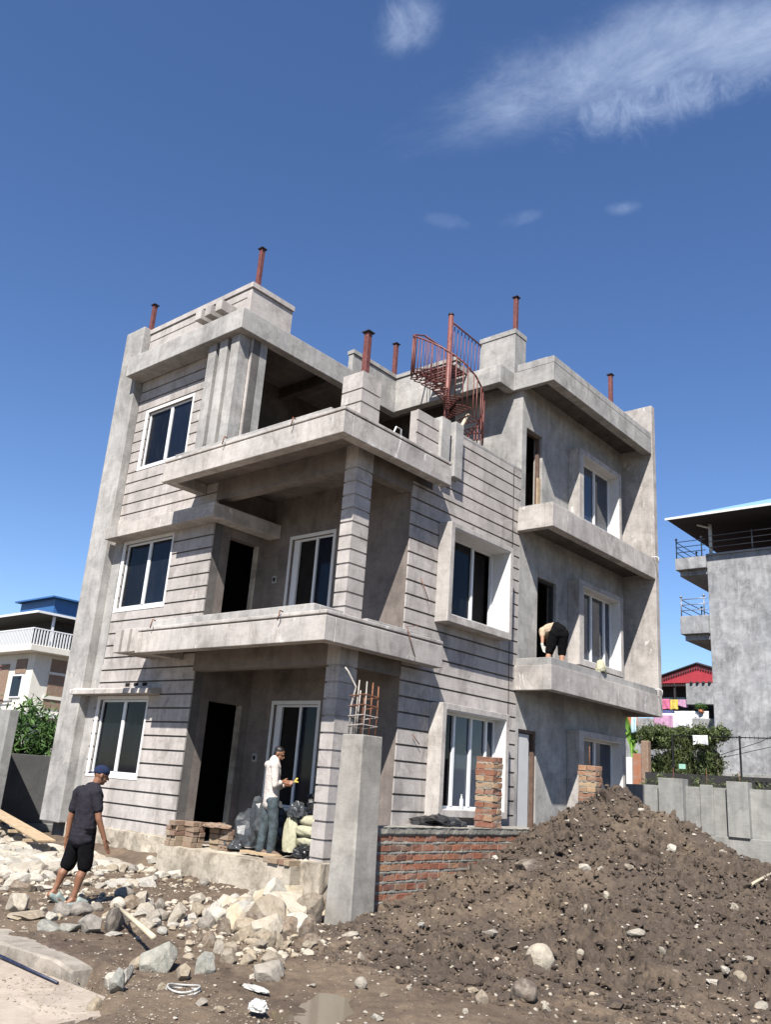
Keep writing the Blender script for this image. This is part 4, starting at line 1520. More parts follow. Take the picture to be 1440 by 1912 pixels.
ROCKS = [(0.99, -1.89, 0.0, 0.47, 0.47, 'y'),
 (-0.07, -1.37, 0.0, 0.2, 0.2, 'c'),
 (1.15, -1.59, 0.0, 0.21, 0.17, 'y'),
 (1.04, -1.18, 0.0, 0.19, 0.19, 'b'),
 (1.51, -1.55, 0.0, 0.12, 0.12, 'y'),
 (1.34, -2.73, 0.0, 0.3, 0.25, 'w'),
 (1.99, -3.25, 0.0, 0.24, 0.16, 't'),
 (2.28, -3.73, 0.0, 0.16, 0.13, 't'),
 (0.62, -2.03, 0.0, 0.19, 0.19, 'g'),
 (0.89, -2.62, 0.0, 0.18, 0.16, 'b'),
 (0.56, -2.56, 0.0, 0.18, 0.12, 'c'),
 (-0.42, -1.99, 0.0, 0.22, 0.15, 'c'),
 (0.74, -3.21, 0.0, 0.28, 0.21, 'c'),
 (0.58, -3.38, 0.0, 0.21, 0.13, 'g'),
 (-0.16, -2.83, 0.0, 0.12, 0.14, 'g'),
 (-0.09, -2.99, 0.0, 0.14, 0.16, 'g'),
 (-0.59, -2.79, 0.0, 0.19, 0.19, 'c'),
 (-0.19, -3.22, 0.0, 0.18, 0.16, 'b'),
 (-1.05, -2.75, 0.0, 0.22, 0.13, 'g'),
 (-1.69, -2.28, 0.0, 0.14, 0.12, 'w'),
 (-0.29, -3.34, 0.0, 0.16, 0.14, 'w'),
 (0.89, -4.17, 0.0, 0.19, 0.24, 'd'),
 (0.24, -3.37, 0.0, 0.15, 0.1, 'w'),
 (0.56, -3.79, 0.0, 0.17, 0.15, 'c'),
 (0.97, -3.68, 0.0, 0.16, 0.09, 'w'),
 (1.25, -3.79, 0.0, 0.12, 0.07, 'w'),
 (1.08, -3.32, 0.0, 0.11, 0.09, 'w'),
 (0.76, -3.0, 0.0, 0.12, 0.1, 'w'),
 (1.36, -3.45, 0.0, 0.11, 0.09, 'b'),
 (1.24, -3.19, 0.0, 0.17, 0.15, 'g'),
 (2.01, -3.76, 0.0, 0.13, 0.15, 'b'),
 (1.67, -3.62, 0.0, 0.07, 0.1, 'b'),
 (1.59, -3.24, 0.0, 0.16, 0.16, 'b'),
 (2.32, -3.88, 0.0, 0.1, 0.14, 'c'),
 (1.77, -2.61, 0.0, 0.17, 0.17, 'c'),
 (1.58, -2.69, 0.0, 0.11, 0.15, 'w'),
 (2.37, -3.37, 0.0, 0.2, 0.13, 't'),
 (2.41, -3.19, 0.0, 0.14, 0.15, 't'),
 (2.1, -2.65, 0.0, 0.23, 0.22, 'w'),
 (2.62, -2.92, 0.0, 0.17, 0.1, 't'),
 (1.88, -2.25, 0.0, 0.17, 0.15, 'b'),
 (2.78, -4.15, 0.0, 0.15, 0.13, 't'),
 (2.89, -4.02, 0.0, 0.17, 0.09, 't'),
 (2.5, -4.18, 0.0, 0.23, 0.06, 'o'),
 (2.96, -4.57, 0.0, 0.14, 0.14, 'o'),
 (3.08, -4.89, 0.0, 0.18, 0.12, 't'),
 (2.78, -3.61, 0.0, 0.16, 0.1, 't'),
 (3.41, -4.21, 0.0, 0.29, 0.2, 'c'),
 (2.67, -4.86, 0.0, 0.27, 0.29, 'o'),
 (2.5, -4.96, 0.0, 0.12, 0.14, 't'),
 (3.16, -5.58, 0.0, 0.15, 0.19, 'o'),
 (2.78, -5.24, 0.0, 0.12, 0.14, 'w'),
 (2.62, -5.27, 0.0, 0.12, 0.11, 'w'),
 (3.73, -5.19, 0.0, 0.08, 0.05, 'c'),
 (0.26, -2.18, 0.0, 0.15, 0.1, 'c'),
 (-0.19, -1.59, 0.0, 0.18, 0.13, 'w'),
 (3.76, -4.01, 0.0, 0.07, 0.04, 'c'),
 (2.45, -4.53, 0.0, 0.05, 0.05, 'w'),
 (0.31, -1.1, 0.0, 0.16, 0.13, 'c'),
 (0.97, -3.79, 0.0, 0.16, 0.11, 'c'),
 (1.06, -3.51, 0.0, 0.11, 0.05, 'w'),
 (1.0, -3.96, 0.0, 0.14, 0.11, 'b'),
 (-0.54, -4.51, 0.0, 0.27, 0.24, 'c'),
 (-2.42, -3.65, 0.0, 0.17, 0.15, 'w'),
 (-2.84, -3.29, 0.0, 0.24, 0.16, 'w'),
 (-2.81, -3.07, 0.0, 0.23, 0.11, 'w'),
 (-2.9, -2.78, 0.0, 0.23, 0.14, 'w'),
 (-3.47, -2.62, 0.0, 0.11, 0.09, 'd'),
 (-2.27, -3.23, 0.0, 0.32, 0.1, 'w'),
 (-1.9, -3.73, 0.0, 0.35, 0.13, 'b'),
 (-0.09, -4.64, 0.0, 0.32, 0.09, 't'),
 (-0.09, -4.2, 0.0, 0.21, 0.15, 'g'),
 (0.03, -4.04, 0.0, 0.21, 0.14, 'g'),
 (-0.23, -3.67, 0.0, 0.15, 0.1, 'g'),
 (0.12, -4.46, 0.0, 0.18, 0.11, 'w'),
 (-3.24, -1.77, 0.0, 0.14, 0.08, 'w'),
 (-1.55, -3.07, 0.0, 0.08, 0.08, 'w'),
 (-2.22, -2.6, 0.0, 0.21, 0.11, 'c'),
 (-2.05, -2.49, 0.0, 0.19, 0.1, 'c'),
 (-2.18, -2.23, 0.0, 0.16, 0.11, 'w'),
 (-2.35, -1.94, 0.0, 0.22, 0.11, 'w'),
 (-2.19, -1.85, 0.0, 0.16, 0.09, 'c'),
 (-2.37, -1.48, 0.0, 0.28, 0.11, 'w'),
 (-2.69, -0.98, 0.0, 0.25, 0.12, 'w'),
 (-2.7, -0.76, 0.0, 0.2, 0.1, 'c'),
 (-3.43, -1.43, 0.0, 0.22, 0.12, 't'),
 (-3.46, -1.18, 0.0, 0.18, 0.12, 't'),
 (-3.41, -1.03, 0.0, 0.16, 0.12, 'g'),
 (-3.54, -0.77, 0.0, 0.14, 0.12, 'w'),
 (-3.73, -0.47, 0.0, 0.19, 0.13, 'w'),
 (-3.69, -0.27, 0.0, 0.21, 0.15, 't'),
 (-3.72, -0.01, 0.0, 0.19, 0.13, 'c'),
 (-3.47, -1.58, 0.0, 0.18, 0.12, 't'),
 (-3.58, -2.77, 0.0, 0.17, 0.11, 'w'),
 (-3.61, -2.29, 0.0, 0.13, 0.08, 't'),
 (-3.28, -3.23, 0.0, 0.16, 0.11, 'g'),
 (-1.94, -3.96, 0.0, 0.14, 0.06, 'c'),
 (-1.98, -3.48, 0.0, 0.15, 0.08, 'd'),
 (-0.51, -4.34, 0.0, 0.08, 0.06, 'c'),
 (-2.39, -2.81, 0.0, 0.14, 0.09, 'w'),
 (0.1, -3.21, 0.0, 0.18, 0.12, 'c'),
 (0.6, -3.42, 0.0, 0.18, 0.13, 'c'),
 (-0.06, -4.62, 0.0, 0.28, 0.09, 't'),
 (0.64, -4.75, 0.0, 0.21, 0.12, 'o'),
 (0.82, -4.63, 0.0, 0.19, 0.11, 'o'),
 (0.97, -4.49, 0.0, 0.31, 0.17, 'g'),
 (0.48, -4.93, 0.0, 0.14, 0.04, 't'),
 (1.16, -4.35, 0.0, 0.17, 0.05, 'w'),
 (2.66, -5.49, 0.0, 0.11, 0.08, 't'),
 (2.8, -5.7, 0.0, 0.22, 0.11, 't'),
 (3.12, -5.73, 0.0, 0.14, 0.11, 't'),
 (-2.14, -1.61, 0.0, 0.28, 0.14, 'w'),
 (-2.61, -0.76, 0.0, 0.33, 0.15, 'w'),
 (-1.99, -0.67, 0.0, 0.18, 0.11, 'g'),
 (-2.85, 0.09, 0.0, 0.27, 0.16, 'b'),
 (1.21, -1.4, 0.0, 0.21, 0.23, 'b'),
 (1.15, -1.59, 0.0, 0.23, 0.17, 'y'),
 (2.56, -2.83, 0.0, 0.15, 0.12, 'b'),
 (1.49, -1.48, 0.0, 0.11, 0.11, 'y'),
 (2.61, -5.73, 0.0, 0.13, 0.06, 'w'),
 (3.31, -4.3, 0.0, 0.12, 0.06, 'w'),
 (3.75, -5.22, 0.0, 0.09, 0.05, 'c'),
 (3.92, -5.18, 0.0, 0.1, 0.05, 't'),
 (3.06, -3.85, 0.0, 0.19, 0.13, 't'),
 (3.21, -5.2, 0.0, 0.09, 0.07, 't'),
 (4.66, -1.73, 0.0, 0.28, 0.27, 'c'),
 (5.2, -2.91, 0.0, 0.25, 0.19, 'm'),
 (5.1, -3.38, 0.0, 0.12, 0.13, 't'),
 (3.8, -1.28, 0.05, 0.19, 0.09, 'c'),
 (4.29, -0.04, 0.27, 0.15, 0.13, 'c'),
 (5.02, -0.3, 0.14, 0.21, 0.09, 'c'),
 (5.31, -1.3, 0.01, 0.13, 0.08, 'w'),
 (3.71, 1.03, 0.69, 0.19, 0.11, 'w'),
 (5.49, -3.04, 0.0, 0.1, 0.07, 'c'),
 (2.49, -2.17, 0.0, 0.18, 0.09, 'c'),
 (4.07, -3.74, 0.0, 0.11, 0.1, 'c'),
 (3.27, -2.85, 0.0, 0.08, 0.07, 'c'),
 (4.31, 2.43, 1.08, 0.13, 0.13, 'w'),
 (6.07, -0.88, 0.01, 0.14, 0.09, 'w'),
 (6.07, -0.58, 0.02, 0.13, 0.08, 'w'),
 (6.21, -0.57, 0.02, 0.16, 0.12, 't'),
 (6.18, -0.21, 0.04, 0.11, 0.08, 'c'),
 (6.64, -1.29, 0.0, 0.14, 0.08, 'c'),
 (4.81, -4.39, 0.0, 0.12, 0.05, 'w'),
 (4.77, -3.06, 0.0, 0.11, 0.05, 't'),
 (2.95, 0.85, 0.64, 0.39, 0.2, 'm'),
 (2.94, 2.1, 1.25, 0.24, 0.09, 'c'),
 (3.66, 2.9, 1.54, 0.1, 0.06, 'w'),
 (2.23, 1.15, 0.69, 0.09, 0.07, 'w'),
 (3.87, 1.19, 0.73, 0.11, 0.11, 'c'),
 (4.25, 0.54, 0.44, 0.09, 0.12, 'c'),
 (2.95, -1.46, 0.03, 0.07, 0.05, 'w'),
 (4.33, -3.39, 0.0, 0.06, 0.07, 'c'),
 (4.76, 3.14, 0.94, 0.1, 0.08, 'c'),
 (5.42, -0.56, 0.07, 0.1, 0.07, 'c'),
 (4.81, -1.17, 0.03, 0.08, 0.07, 'c'),
 (5.15, -3.7, 0.0, 0.05, 0.05, 'c'),
 (8.27, -6.84, 0.0, 0.02, 0.02, 'w'),
 (4.34, -3.75, 0.0, 0.09, 0.05, 't'),
 (5.75, -1.05, 0.01, 0.12, 0.06, 't'),
 (4.08, -2.24, 0.0, 0.06, 0.06, 'c'),
 (4.19, 1.3, 0.72, 0.17, 0.08, 't'),
 (5.49, 1.44, 0.41, 0.1, 0.12, 'c')]
NAMED = {0: 'biggest yellowish boulder, leaning against the rough foot of the banded corner column',
 5: 'bright white boulder on top of the rubble left of the gate post',
 6: 'tan boulder just below the bright white one in the rubble pile',
 8: 'round grey boulder left of the biggest yellowish boulder',
 12: 'broad flat cream stone in the middle of the rubble row',
 17: 'rust brown stone in the cluster above the bamboo pole',
 21: 'dark brown boulder right behind the top end of the bamboo pole',
 38: 'half dirty whitish boulder between the rubble and the gate post foot',
 41: 'smooth tan boulder alone under the dark gap of the rubble pile',
 43: 'flat green grey stone lying level beside the smooth tan boulder',
 44: 'square green grey block in front of the rubble, above the white hoops',
 45: 'squarish tan block just left of and above the white plastic hoops',
 47: 'large cream boulder on bare mud between the rubble pile and the heap',
 48: 'large round green grey boulder at the low end of the bamboo pole',
 49: 'tan slab tilted against the left of the large round green grey boulder',
 50: 'pointed green grey stone at the edge of the concrete road',
 51: 'white broken stone right behind the pointed one by the road',
 52: 'second white broken stone, left of the first, by the road',
 62: 'pale cut-faced cream block at the left edge, near the kerb',
 70: 'long flat tan stone at the kerb below the pale cut-faced block',
 71: 'long brown stone behind the walking man in black',
 119: 'cream boulder lying against the front foot of the earth heap',
 120: 'round mud caked boulder at the foot of the earth heap below the cream one',
}
def put_rock(k, x, y, z, w_, h_, kind, label, group=None, flat=None, cat='stone'):
    ang = (kind not in ROUND) if (k % 5 or k in NAMED) else (kind in ROUND)
    me = rock_mesh(kind, ang, rr.randrange(5))
    o = bpy.data.objects.new('boulder' if w_ > 0.22 else 'stone', me)
    C.objects.link(o)
    kx = 1.38 if (0.3 < x < 2.4 and -3.1 < y < -1.2) else (1.20 if x < 3.6 else 1.0)
    w_, h_ = w_*kx, h_*kx*1.05
    sx = w_/2*1.06
    sy = w_/2*rr.uniform(0.75, 1.0)
    sz = max(h_/2*1.12, 0.02)
    o.scale = (sx, sy, sz)
    o.rotation_euler = (rr.uniform(-0.18, 0.18), rr.uniform(-0.18, 0.18), rr.uniform(0, 6.28))
    # push the stone back by half its depth so that its front stays where it was measured
    v = Vector((x-9.49, y+10)).normalized()
    o.location = (x+v.x*sy*0.4, y+v.y*sy*0.4, z+sz*(0.42 if x < 3.6 else 0.5))
    tag(o, label, cat, group)
    return o
def area(x, y):
    if x > 3.9 or (x > 1.95 and y > -2.5):
        return 'on the earth heap and its foot'
    if y < -4.2 and x < 3.9:
        return 'scattered between the rubble and the kerb'
    if x > -0.7 and y > -4.2:
        return 'in the rubble row left of the gate post'
    if x < -1.6 and y > -2.0:
        return 'in the stone lines before the porch'
    return 'on the mud around the walking man'
for k, (x, y, z, w_, h_, kd) in enumerate(ROCKS):
    zz = terrain(x, y)
    if k in NAMED:
        put_rock(k, x, y, zz, w_, h_, kd, NAMED[k], None, cat='boulder' if w_ > 0.22 else 'stone')
    else:
        a = area(x, y)
        size = 'medium' if w_ > 0.15 else 'small'
        put_rock(k, x, y, zz, w_, h_, kd, f'{size} {ROCK[kd][1]} stone {a}', f'{size} {ROCK[kd][1]} stones {a}')
# second layer heaped in the thick of the rubble
for k in range(30):
    x = 1.0+rr.uniform(-0.7, 1.4)
    y = -2.55-(x-1.0)*0.35+rr.uniform(-0.35, 0.35)
    kd = rr.choice('ctwytb')
    put_rock(k, x, y, terrain(x, y)+0.03, rr.uniform(0.16, 0.26), rr.uniform(0.14, 0.2), kd,
             f'{ROCK[kd][1]} stone deep in the rubble pile beside the gate post', f'{ROCK[kd][1]} stones deep in the rubble pile')
for k, (x, y, z, w_, h_, kd, lb) in enumerate((
        (1.45, -2.25, 0.02, 0.42, 0.34, 'c', 'big cream boulder right of the biggest yellowish boulder'),
        (0.62, -2.35, 0.02, 0.34, 0.26, 'c', 'cream boulder low in front of the biggest yellowish boulder'),
        (1.75, -2.75, 0.04, 0.36, 0.28, 't', 'tan boulder in the middle of the rubble pile'),
        (1.15, -2.10, 0.22, 0.30, 0.22, 'w', 'whitish stone perched on the biggest boulders'),
        (2.15, -3.10, 0.05, 0.32, 0.24, 'c', 'cream boulder at the front edge of the rubble pile'),
        (1.55, -3.05, 0.05, 0.26, 0.22, 'y', 'yellowish stone at the left edge of the rubble pile'),
        (0.30, -1.75, 0.00, 0.34, 0.22, 'c', 'cream stone lying against the porch plinth'),
        (1.62, -1.95, 0.12, 0.28, 0.24, 't', 'tan stone leaning on the gate post side of the pile'))):
    put_rock(5*k+1, x, y, terrain(x, y)+z, w_, h_, kd, lb, None, cat='boulder')
# bed of flat pale stones before the left wall
def ordinal_w(n):
    return ['', 'first', 'second', 'third', 'fourth', 'fifth', 'sixth', 'seventh', 'eighth', 'ninth', 'tenth', 'eleventh'][max(1, min(11, n+1))]
n_ = 0
yy = -3.7
while yy < -0.2:
    xx = -7.9
    while xx < -3.45 and n_ < 118:
        x = xx+rr.uniform(-0.06, 0.06)
        y = yy+rr.uniform(-0.06, 0.06)
        kd = rr.choice('wwccw')
        row_ = int(round((yy+3.7)/0.36))
        o = put_rock(n_+1, x, y, 0.0, rr.uniform(0.34, 0.46), rr.uniform(0.13, 0.19), kd,
                     f'{ROCK[kd][1]} flat stone in the {ordinal_w(9-row_)} bed row from the wall', f'{ROCK[kd][1]} flat stones of the stone bed')
        n_ += 1
        xx += 0.36
    yy += 0.36

# look-alikes are told apart by their order in the row, seen from the street
def ordinal(n):
    ones = ['', 'first', 'second', 'third', 'fourth', 'fifth', 'sixth', 'seventh', 'eighth', 'ninth', 'tenth', 'eleventh', 'twelfth', 'thirteenth',
            'fourteenth', 'fifteenth', 'sixteenth', 'seventeenth', 'eighteenth', 'nineteenth']
    if n < 20:
        return ones[n]
    t_ = {2: 'twenty', 3: 'thirty', 4: 'forty'}[n//10]
    return (t_[:-1]+'ieth') if n % 10 == 0 else t_+'-'+ones[n % 10]
RV = cam.matrix_world.inverted()
def scr(o):
    q_ = RV @ o.location
    return q_.x/-q_.z
same = {}
for o in list(S.objects):
    if o.get('category') in ('stone', 'boulder') and o.get('group'):
        same.setdefault(o['label'], []).append(o)
for lb, os_ in same.items():
    if len(os_) > 1:
        os_.sort(key=scr)
        for i_, o in enumerate(os_):
            o['label'] = lb+', '+ordinal(i_+1)+' from the left'

# gravel, pebbles and clods nobody could count
def scatter(name, n, fn, mat, smin, smax, seed, base=ICO1, faces=ICF1, flat=0.6, label=None, cat=None, kind='stuff'):
    rs = np.random.RandomState(seed)
    V = []
    F = []
    cnt = 0
    shapes = [rock_shape(seed*31+i, 0.7, base) for i in range(6)]
    nb = len(base)
    fa = np.array(faces)
    tries = 0
    while cnt < n and tries < n*6:
        tries += 1
        pnt = fn(rs)
        if pnt is None:
            continue
        x, y, z = pnt
        s = smin*(smax/smin)**(rs.rand()**2.2)
        a = rs.rand()*6.28
        sh = shapes[rs.randint(6)]*np.array([s, s*rs.uniform(0.6, 1), s*flat])
        ca, sa = math.cos(a), math.sin(a)
        q = np.stack([sh[:, 0]*ca-sh[:, 1]*sa+x, sh[:, 0]*sa+sh[:, 1]*ca+y, sh[:, 2]+z+s*0.2], -1)
        V.append(q)
        F.append(fa+cnt*nb)
        cnt += 1
    V = np.concatenate(V)
    F = np.concatenate(F)
    me = bpy.data.meshes.new(name)
    me.from_pydata(V.tolist(), [], F.tolist())
    me.update()
    me.materials.append(mat)
    o = bpy.data.objects.new(name, me)
    C.objects.link(o)
    return tag(o, label, cat, None, kind)
def on_heap(rs):
    x = rs.uniform(2.0, 7.4)
    y = rs.uniform(-3.3, 6.2)
    h = float(heap_base(np.array([x]), np.array([y]))[0])
    if h < 0.01 and rs.rand() > 0.35:
        return None
    return x, y, terrain(x, y)
def on_front(rs):
    x = rs.uniform(-3.5, 7.6)
    y = rs.uniform(-6.2, -0.8)
    if y < -5.2 and x < 2.6:
        return None
    return x, y, terrain(x, y)
scatter('earth_clods', 9500, on_heap, M['heap'], 0.010, 0.055, 41, ICOL, ICFL, 0.7, 'crumbled brown earth clods all over the heap', 'earth clods')
scatter('earth_clods', 1700, on_front, M['mud'], 0.008, 0.035, 42, ICO1, ICF1, 0.6, 'brown mud crumbs spread over the ground', 'mud crumbs')
scatter('pebbles', 1500, on_heap, ROCK['c'][0], 0.006, 0.032, 43, ICOL, ICFL, 0.6, 'pale pebbles mixed into the earth heap', 'pebbles')
scatter('pebbles', 900, on_heap, ROCK['t'][0], 0.008, 0.034, 46, ICOL, ICFL, 0.6, 'tan pebbles mixed into the earth heap', 'pebbles')
scatter('pebbles', 2000, on_front, ROCK['c'][0], 0.005, 0.024, 44, ICOL, ICFL, 0.55, 'pale pebbles strewn over the muddy ground', 'pebbles')
def by_rubble(rs):
    if rs.rand() < 0.6:
        x = rs.uniform(-0.6, 2.9)
        y = -2.6-(x-0.8)*0.42+rs.randn()*0.42
    elif rs.rand() < 0.5:
        x = rs.uniform(-3.6, 0.2)
        y = -3.5+rs.randn()*0.45
    else:
        x = rs.uniform(-3.6, -1.2)
        y = rs.uniform(-3.2, -0.5)
    return x, y, terrain(x, y)
def on_bed(rs):
    x = rs.uniform(-8.4, -3.3)
    y = rs.uniform(-4.0, -0.15)
    return x, y, 0.02
scatter('stone_chips', 900, by_rubble, ROCK['c'][0], 0.010, 0.070, 51, ICOL, ICFL, 0.65, 'chips and fragments of pale stone among the rubble', 'stone chips')
scatter('stone_chips', 900, by_rubble, ROCK['t'][0], 0.010, 0.080, 52, ICOL, ICFL, 0.65, 'chips and fragments of tan stone among the rubble', 'stone chips')
scatter('stone_chips', 900, on_bed, ROCK['c'][0], 0.04, 0.14, 53, ICOL, ICFL, 0.5, 'whitish stone fragments filling the joints of the stone bed', 'stone chips')
scatter('earth_clods', 90, on_heap, M['heap'], 0.05, 0.12, 54, ICO, ICF, 0.6, 'big lumps of dug earth stuck on the heap', 'earth clods')
for k in range(9):
    x_, y_ = 3.2+1.9*math.cos(k*1.9)*rr.random()+0.7, 0.6+2.4*math.sin(k*2.7)*rr.random()
    z_ = terrain(x_, y_)
    a_ = rr.uniform(0, 6.28)
    L_ = rr.uniform(0.12, 0.30)
    e_ = (x_+L_*math.cos(a_), y_+L_*math.sin(a_))
    mb = MB()
    mb.tube([(x_, y_, z_+0.02), (x_+L_*0.5*math.cos(a_+0.3), y_+L_*0.5*math.sin(a_+0.3), z_+0.09), (e_[0], e_[1], terrain(*e_)+0.05)], 0.008, 5, 0.004)
    tag(mb.build('root', M['bark']), 'thin dry root sticking out of the earth heap, '+ordinal(k+1)+' of nine', 'root', 'roots in the earth heap')
def by_road(rs):
    x = rs.uniform(1.8, 4.6)
    y = -5.9+rs.uniform(-0.5, 0.75)+0.1*x
    return x, y, max(terrain(x, y), -0.10)
scatter('gravel', 1400, by_road, ROCK['t'][0], 0.004, 0.016, 45, ICO1, ICF1, 0.5, 'fine gravel along the broken edge of the road', 'gravel')
def far_left(rs):
    x = rs.uniform(-10.5, -7.4)
    y = rs.uniform(-3.2, 0.0)
    h = 0.42*math.exp(-((x+9.4)/1.2)**2-((y+1.2)/1.2)**2)
    return x, y, h*rs.uniform(0.4, 1)
scatter('rubble', 1400, far_left, ROCK['t'][0], 0.03, 0.13, 47, ICOL, ICFL, 0.7, 'heap of small brown rubble under the planks on the left', 'rubble')
scatter('rubble', 500, far_left, ROCK['d'][0], 0.03, 0.10, 48, ICOL, ICFL, 0.7, 'dark earthy lumps in the rubble heap under the planks', 'rubble')

# ------------------------------------------------------------------ small site things
pl = thing('timber_shutter_panel', 'pale timber formwork panel of long planks lying on the rubble at the left edge', 'timber panel', (0, 0, 0))
A0, A1 = Vector((-10.2, -0.45, 0.62)), Vector((-5.9, -1.25, 0.26))
dirv = (A1-A0).normalized()
sidev = Vector((-dirv.y, dirv.x, 0)).normalized()
def plank(mb, a, b, w_, t_):
    d = (b-a).normalized()
    s_ = Vector((-d.y, d.x, 0)).normalized()*w_/2
    u_ = d.cross(s_).normalized()*t_/2
    if u_.z < 0: u_ = -u_
    v = [a-s_-u_, b-s_-u_, b+s_-u_, a+s_-u_, a-s_+u_, b-s_+u_, b+s_+u_, a+s_+u_]
    mb.add(v, [(0, 3, 2, 1), (4, 5, 6, 7), (0, 1, 5, 4), (1, 2, 6, 5), (2, 3, 7, 6), (3, 0, 4, 7)])
for o_ in (-0.08, 0.09):
    mb = MB()
    plank(mb, A0+sidev*o_, A1+sidev*o_+Vector((0, 0, 0.01)), 0.165, 0.03)
    mb.build('plank', M['wood'], pl, 0.003)
for f in (0.12, 0.42, 0.70, 0.92):
    mb = MB()
    c = A0.lerp(A1, f)-Vector((0, 0, 0.045))
    plank(mb, c-sidev*0.30, c+sidev*0.20, 0.09, 0.05)
    mb.build('batten', M['wood'], pl, 0.003)
mb = MB()
mb.tube([(0.33, -3.80, 0.16), (1.4, -4.30, 0.20), (2.52, -4.83, 0.24)], 0.022, 8, 0.026)
tag(mb.build('bamboo_pole', M['bamboo']), 'pale bamboo pole lying down from the rubble to the round green grey boulder', 'pole')
mb = MB()
mb.tube([(5.32, 1.95, 0.66), (5.40, 2.5, 0.80), (5.45, 3.2, 0.92)], 0.02, 7)
tag(mb.build('stick', M['bamboo']), 'pale stick poking out of the right flank of the earth heap', 'stick')
for k, (dz, r0) in enumerate(((0.0, 0.135), (0.025, 0.13))):
    mb = MB()
    pts = [(3.34+r0*1.0*math.cos(a), -5.08+r0*math.sin(a), terrain(3.3, -5.1)+dz+0.01*math.sin(2*a)) for a in [2*PI*q/24 for q in range(25)]]
    mb.tube(pts, 0.009, 6)
    tag(mb.build('plastic_hoop', M['plastic_white']), ('lower' if k == 0 else 'upper')+' of two white plastic hoops lying on the mud near the road', 'hoop')

def crumple(name, label, cat, c, sx, sy, sz, mat, seed, smooth=False, parent=None, freq=1.7, amp=0.9):
    v = ICO.copy()
    rs = np.random.RandomState(seed)
    n = fbm(v[:, 0]+v[:, 2], v[:, 1]-v[:, 2], freq, seed, 5, 0.6, True)
    v = v*(0.45+amp*n)[:, None]
    v[:, 2] = np.clip(v[:, 2], -0.15, None)
    v = v*np.array([sx, sy, sz])+np.array(c)
    b = MB()
    b.add(v.tolist(), ICF, smooth)
    o = b.build(name, mat, parent)
    if label:
        tag(o, label, cat)
    return o
crumple('plastic_bag', 'crumpled white plastic bag half in mud beside the puddle', 'bag', (4.10, -4.95, 0.0), 0.085, 0.06, 0.06, M['plastic_white'], 61)
crumple('plastic_scrap', 'long torn white plastic scrap on the mud right of the hoops', 'plastic scrap', (3.62, -4.55, 0.0), 0.15, 0.045, 0.022, M['plastic_white'], 62)
crumple('plastic_sheet', 'black plastic sheet bundled on the ledge behind the brick yard wall', 'plastic sheet', (0.45, 2.12, 1.10), 0.42, 0.42, 0.15, M['plastic_black'], 63)
mb = MB()
mb.box(0.15, 1.64, 1.6, 5.0, 0.6, 1.09)
tag(mb.build('sill_fill', M['raw']), kind='structure')
S.objects['sill_fill'].name = 'ground'
# porch goods
crumple('plastic_sheet', 'draped grey plastic sheet on the porch behind the man in the pale shirt', 'plastic sheet', (-2.15, 0.62, 0.62), 0.52, 0.40, 0.62, M['plastic_grey'], 64)
crumple('plastic_sheet', 'small crumpled grey plastic sheet at the left end of the draped one', 'plastic sheet', (-2.45, 0.20, 0.50), 0.26, 0.16, 0.14, M['plastic_grey'], 65)
crumple('plastic_sheet', 'black plastic cover over the sacks behind the banded column', 'plastic sheet', (-1.00, 0.98, 1.20), 0.42, 0.32, 0.34, M['plastic_black'], 66)
crumple('plastic_sheet', 'crushed black plastic on the porch floor below the yellow sacks', 'plastic sheet', (-0.78, 0.28, 0.52), 0.22, 0.16, 0.16, M['plastic_black'], 67)
for k in range(4):
    v = ICO.copy()*(1+0.05*((k*7) % 3-1))
    q = np.sign(v)*np.abs(v)**0.72
    n = fbm(q[:, 0]+q[:, 2], q[:, 1], 2.5, 70+k, 4)-0.5
    q = q*(1+0.16*n)[:, None]*np.array([0.36, 0.24, 0.095])+np.array([-0.86+0.02*(k % 2), 0.62-0.02*(k % 3), 0.56+k*0.155])
    b = MB()
    b.add(q.tolist(), ICF, True)
    tag(b.build('cement_sack', M['sack']), ['lowest', 'second lowest', 'second highest', 'topmost'][k]+' yellow cement sack in the stack on the porch', 'sack')
crumple('sack', 'empty yellow sack hanging slack over the left side of the sack stack', 'sack', (-1.26, 0.40, 0.62), 0.16, 0.12, 0.60, M['sack'], 71, True, None, 1.0, 0.6)
crumple('plastic_sheet', 'scrap of grey plastic sheet caught on top of the hanging yellow sack', 'plastic sheet', (-1.20, 0.45, 1.10), 0.17, 0.12, 0.20, M['plastic_grey'], 72)
crumple('sack', 'folded brown sack lying on the bricks by the dark porch door', 'sack', (-2.72, 0.05, 0.79), 0.34, 0.16, 0.06, M['brick_old'], 73, True)
mb = MB()
mb.box(-1.95, -1.10, -0.05, 0.10, 0.46, 0.50)
tag(mb.build('board', M['wood'], None, 0.003), 'narrow pale board lying flat on the porch behind the man in the pale shirt', 'board')
mb = MB()
mb.tube([(-2.62, 0.42, 0.45), (-2.60, 0.50, 0.95)], 0.035, 8)
tag(mb.build('wooden_post', M['bamboo']), 'short pale wooden post standing beside the dark porch door', 'post')
crumple('bag', 'yellow cloth bag on the kerb of the first floor right balcony', 'bag', (0.79, 7.35, 4.37), 0.10, 0.14, 0.22, M['sack'], 74, True)
bt = thing('plastic_bottle', 'clear plastic bottle standing on the ground floor window sill', 'bottle', (0.12, 3.22, 1.352))
b = LB()
b.tube([(0, 0, 0), (0, 0, 0.02), (0, 0, 0.16), (0, 0, 0.20), (0, 0, 0.235)], [0.034, 0.036, 0.036, 0.016, 0.014], 12)
b.build('body', plain('bottle_plastic', (0.6, 0.64, 0.66), 0.15, 0, 0.05, 5, 0), bt)
b = LB()
b.tube([(0, 0, 0.236), (0, 0, 0.255)], 0.017, 10)
b.build('cap', M['plastic_white'], bt)
